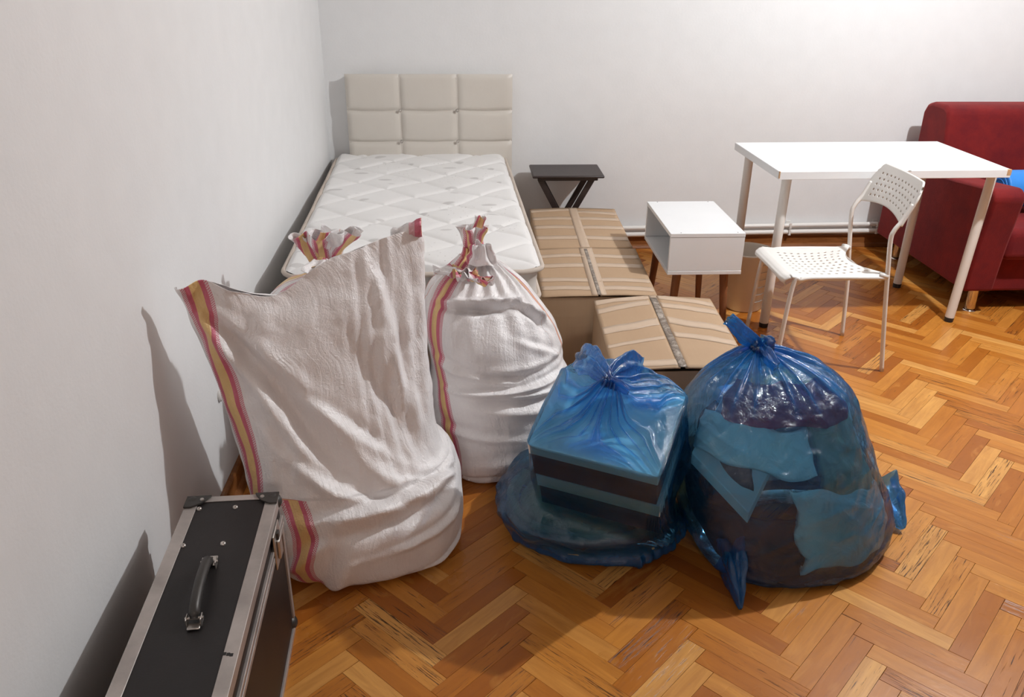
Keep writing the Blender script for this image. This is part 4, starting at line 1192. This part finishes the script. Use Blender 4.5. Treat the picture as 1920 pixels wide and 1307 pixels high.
FD = Shell([(V3(1.25, -2.60, .012), V3(1.33, -2.62, .012), F_(.12), B_(.12), 2.3), (V3(1.24, -2.60, .06), V3(1.345, -2.62, .06), F_(.14), B_(.13), 2.3),
            (V3(1.23, -2.60, .14), V3(1.31, -2.62, .14), F_(.12), B_(.12), 2.3), (V3(1.25, -2.60, .20), V3(1.27, -2.62, .20), F_(.02), B_(.02), 2.3)])
filler(FD, 'folded_trousers', 'dark fabric low on the right of the smaller blue bag', 'clothing', 0, 1, 0, 1, .0, 'darkcloth', 6)

filler(SH2, 'folded_trousers', 'dark garments lying at the very bottom of the larger blue bag', 'clothing', 0, 1, .10, .31, .032, 'darkcloth', 21)
filler(SH1, 'folded_blanket', 'dark teal fabric spread at the bottom of the smaller blue bag', 'clothing', 0, 1, .09, .225, .036, 'olive', 17)

# ------------------------------------------------------------------ flight case
fc0 = V3(.301, -3.018, 0); cd_ = (V3(.333, -3.617, 0)-fc0).normalized(); cx_ = V3(-cd_.y*-1, 0, 0)
cw = V3(cd_.y, -cd_.x, 0)   # towards the wall (left)
if cw.x > 0: cw = -cw
CW, CL, CH = .203, .86, .400
FRC = (fc0, cw, cd_, V3(0, 0, 1))   # local: x left, y towards viewer, z up
cs = thing('flight_case', fc0+cw*CW/2+cd_*CL/2, 'black flight case with worn aluminium edges and top handle, lower left', 'case')
def cb(name, a, b_, mat, par=cs, bev=0, seg=1, label=None):
    o = MB().box(a, b_, FRC).build(name, mat, par, bevel=bev, seg=seg)
    if label: o['label'] = label
    return o
cb('case_body', (.003, .003, .012), (CW-.003, CL-.003, .318), 'casepan')
cb('lid_body', (.003, .003, .326), (CW-.003, CL-.003, CH-.0025), 'casepan')
ew = .026; t_ = .0025
for nm, a, b_ in (
    ('edge_profile', (0, .0, CH-t_), (ew, CL, CH)), ('edge_profile', (CW-ew, 0, CH-t_), (CW, CL, CH)),
    ('edge_profile', (ew, 0, CH-t_), (CW-ew, ew*.72, CH)), ('edge_profile', (ew, CL-ew, CH-t_), (CW-ew, CL, CH)),
    ('edge_profile', (-.0015, 0, CH-ew), (.0015, CL, CH)), ('edge_profile', (CW-.0015, 0, CH-ew), (CW+.0015, CL, CH)),
    ('edge_profile', (0, -.0015, CH-ew), (CW, .0015, CH)),
    ('edge_profile', (-.0015, -.0015, .0), (.016, .016, .310)), ('edge_profile', (CW-.016, -.0015, 0), (CW+.0015, .016, .310)),
    ('lid_rim', (-.003, -.003, .327), (CW+.003, CL+.003, .337)), ('lid_rim', (-.003, -.003, .306), (CW+.003, CL+.003, .320)),
    ('edge_profile', (-.002, -.002, 0), (.012, CL, .016)), ('edge_profile', (0, -.002, 0), (CW, .010, .016))):
    cb(nm, a, b_, 'alu', bev=.0008)
def ballcorner(x, y, z, r=.0205):
    c = FRC[0]+FRC[1]*x+FRC[2]*y+V3(0, 0, z)
    bm = MB(); 
    bmesh.ops.create_uvsphere(bm.bm, u_segments=20, v_segments=14, radius=r); bmesh.ops.translate(bm.bm, verts=bm.bm.verts[:], vec=c)
    o = bm.build('corner_cap', 'dkmetal', cs, smooth=True); return o, c
for x in (.012, CW-.012):
    for z in (CH-.0135, .021):
        o, c = ballcorner(x, .012, z)
        if z > .2:
            sx = 1 if x < .1 else -1
            # triangular plate of the corner cap on the top face
            mb = MB(); pl_ = [(x-sx*.014, .0), (x+sx*.040, .0), (x+sx*.034, .012), (x+sx*.022, .030), (x+sx*.002, .042), (x-sx*.014, .042)]
            A = [mb.bm.verts.new(FRC[0]+FRC[1]*a+FRC[2]*b_+V3(0, 0, CH+.0028)) for a, b_ in pl_]; mb.bm.faces.new(A)
            mb.build('corner_plate', 'dkmetal', o, solid=.004, soff=0)
            MB().cyl(FRC[0]+FRC[1]*(x+sx*.022)+FRC[2]*.016+V3(0, 0, CH+.004), FRC[0]+FRC[1]*(x+sx*.022)+FRC[2]*.016+V3(0, 0, CH+.007), .0052, .004, 16).build('rivet', 'steel', o)
ballcorner(.012, CL-.012, CH-.012); ballcorner(CW-.012, CL-.012, CH-.012)
def on_case(px, py, dz=0):
    p = atz(px, py, CH); return p+V3(0, 0, dz)
for px, py in ((373, 953), (441, 950), (343, 1022), (418, 1018)):
    p = on_case(px, py); MB().lathe((p.x, p.y, p.z-.003), [(.001, .0036), (.0018, .0036), (.002, .0046), (.0052, .0040), (.0058, 0)], 18).build('rivet', 'steel', cs, smooth=True)
# handle
ha, hb2 = on_case(394, 1062), on_case(366, 1168)
hd = (hb2-ha).normalized(); hs = V3(-hd.y, hd.x, 0)
L = (hb2-ha).length
path = [ha+hd*.004+V3(0, 0, .010), ha+hd*.018+V3(0, 0, .026), ha+hd*L*.5+V3(0, 0, .034), hb2-hd*.018+V3(0, 0, .026), hb2+V3(0, 0, .010)]
hg = MB().tube(smoothpath(path), [.0085]*4+[.0105]*25+[.0085]*4, 14).build('handle', 'dkmetal', cs, smooth=True)
for c, sgn in ((ha, -1), (hb2, 1)):
    frh = (c, hs, hd, V3(0, 0, 1))
    MB().box((-.012, -.030 if sgn < 0 else .004, .0), (.012, -.000 if sgn < 0 else .020, .004), frh).build('handle_bracket', 'steel', hg, bevel=.003, seg=2)
    MB().box((-.0145, -.008, .0), (-.012, .012, .018), frh).build('handle_bracket', 'steel', hg, bevel=.001)
    MB().box((.012, -.008, .0), (.0145, .012, .018), frh).build('handle_bracket', 'steel', hg, bevel=.001)
    MB().cyl(c-hs*.017+V3(0, 0, .012), c+hs*.017+V3(0, 0, .012), .0028).build('handle_pin', 'steel', hg)
for k in (0, 1):
    MB().cyl(ha-hd*(.022-.012*k)+V3(0, 0, .004), ha-hd*(.022-.012*k)+V3(0, 0, .0052), .003, .003, 12).build('screw', 'dkmetal', hg)
# worn printed marks on the right-hand edge profile
for k, px in enumerate((421, 428, 434)):
    p = on_case(px, 1226+k*1.0); MB().box((-.003, -.0035, -.0002), (.003, .0035, .0006), (p, cw, cd_, V3(0, 0, 1))).build('worn_mark', 'casepan', cs)
# latches on the right face
for yy in (.10, CL-.16):
    b0 = cb('latch_plate', (-.006, yy-.035, .285), (-.0015, yy+.035, .375), 'steel', bev=.002, seg=2)
    cb('latch_wing', (-.013, yy-.016, .300), (-.006, yy+.016, .350), 'steel', par=b0, bev=.003, seg=2)
    cb('latch_hook', (-.011, yy-.008, .345), (-.006, yy+.008, .366), 'dkmetal', par=b0, bev=.001)

# ------------------------------------------------------------------ small wall fittings
p = atx(410, 742, 0)
kn = thing('wall_plug', (0, p.y, p.z), 'small white oval fitting low on the left wall beside the open sack', 'fitting')
mb = MB(); bmesh.ops.create_uvsphere(mb.bm, u_segments=20, v_segments=12, radius=.016)
bmesh.ops.scale(mb.bm, verts=mb.bm.verts[:], vec=(.7, .9, 1.2)); bmesh.ops.translate(mb.bm, verts=mb.bm.verts[:], vec=(.004, p.y, p.z)); mb.build('plug_body', 'white_pl', kn, smooth=True)
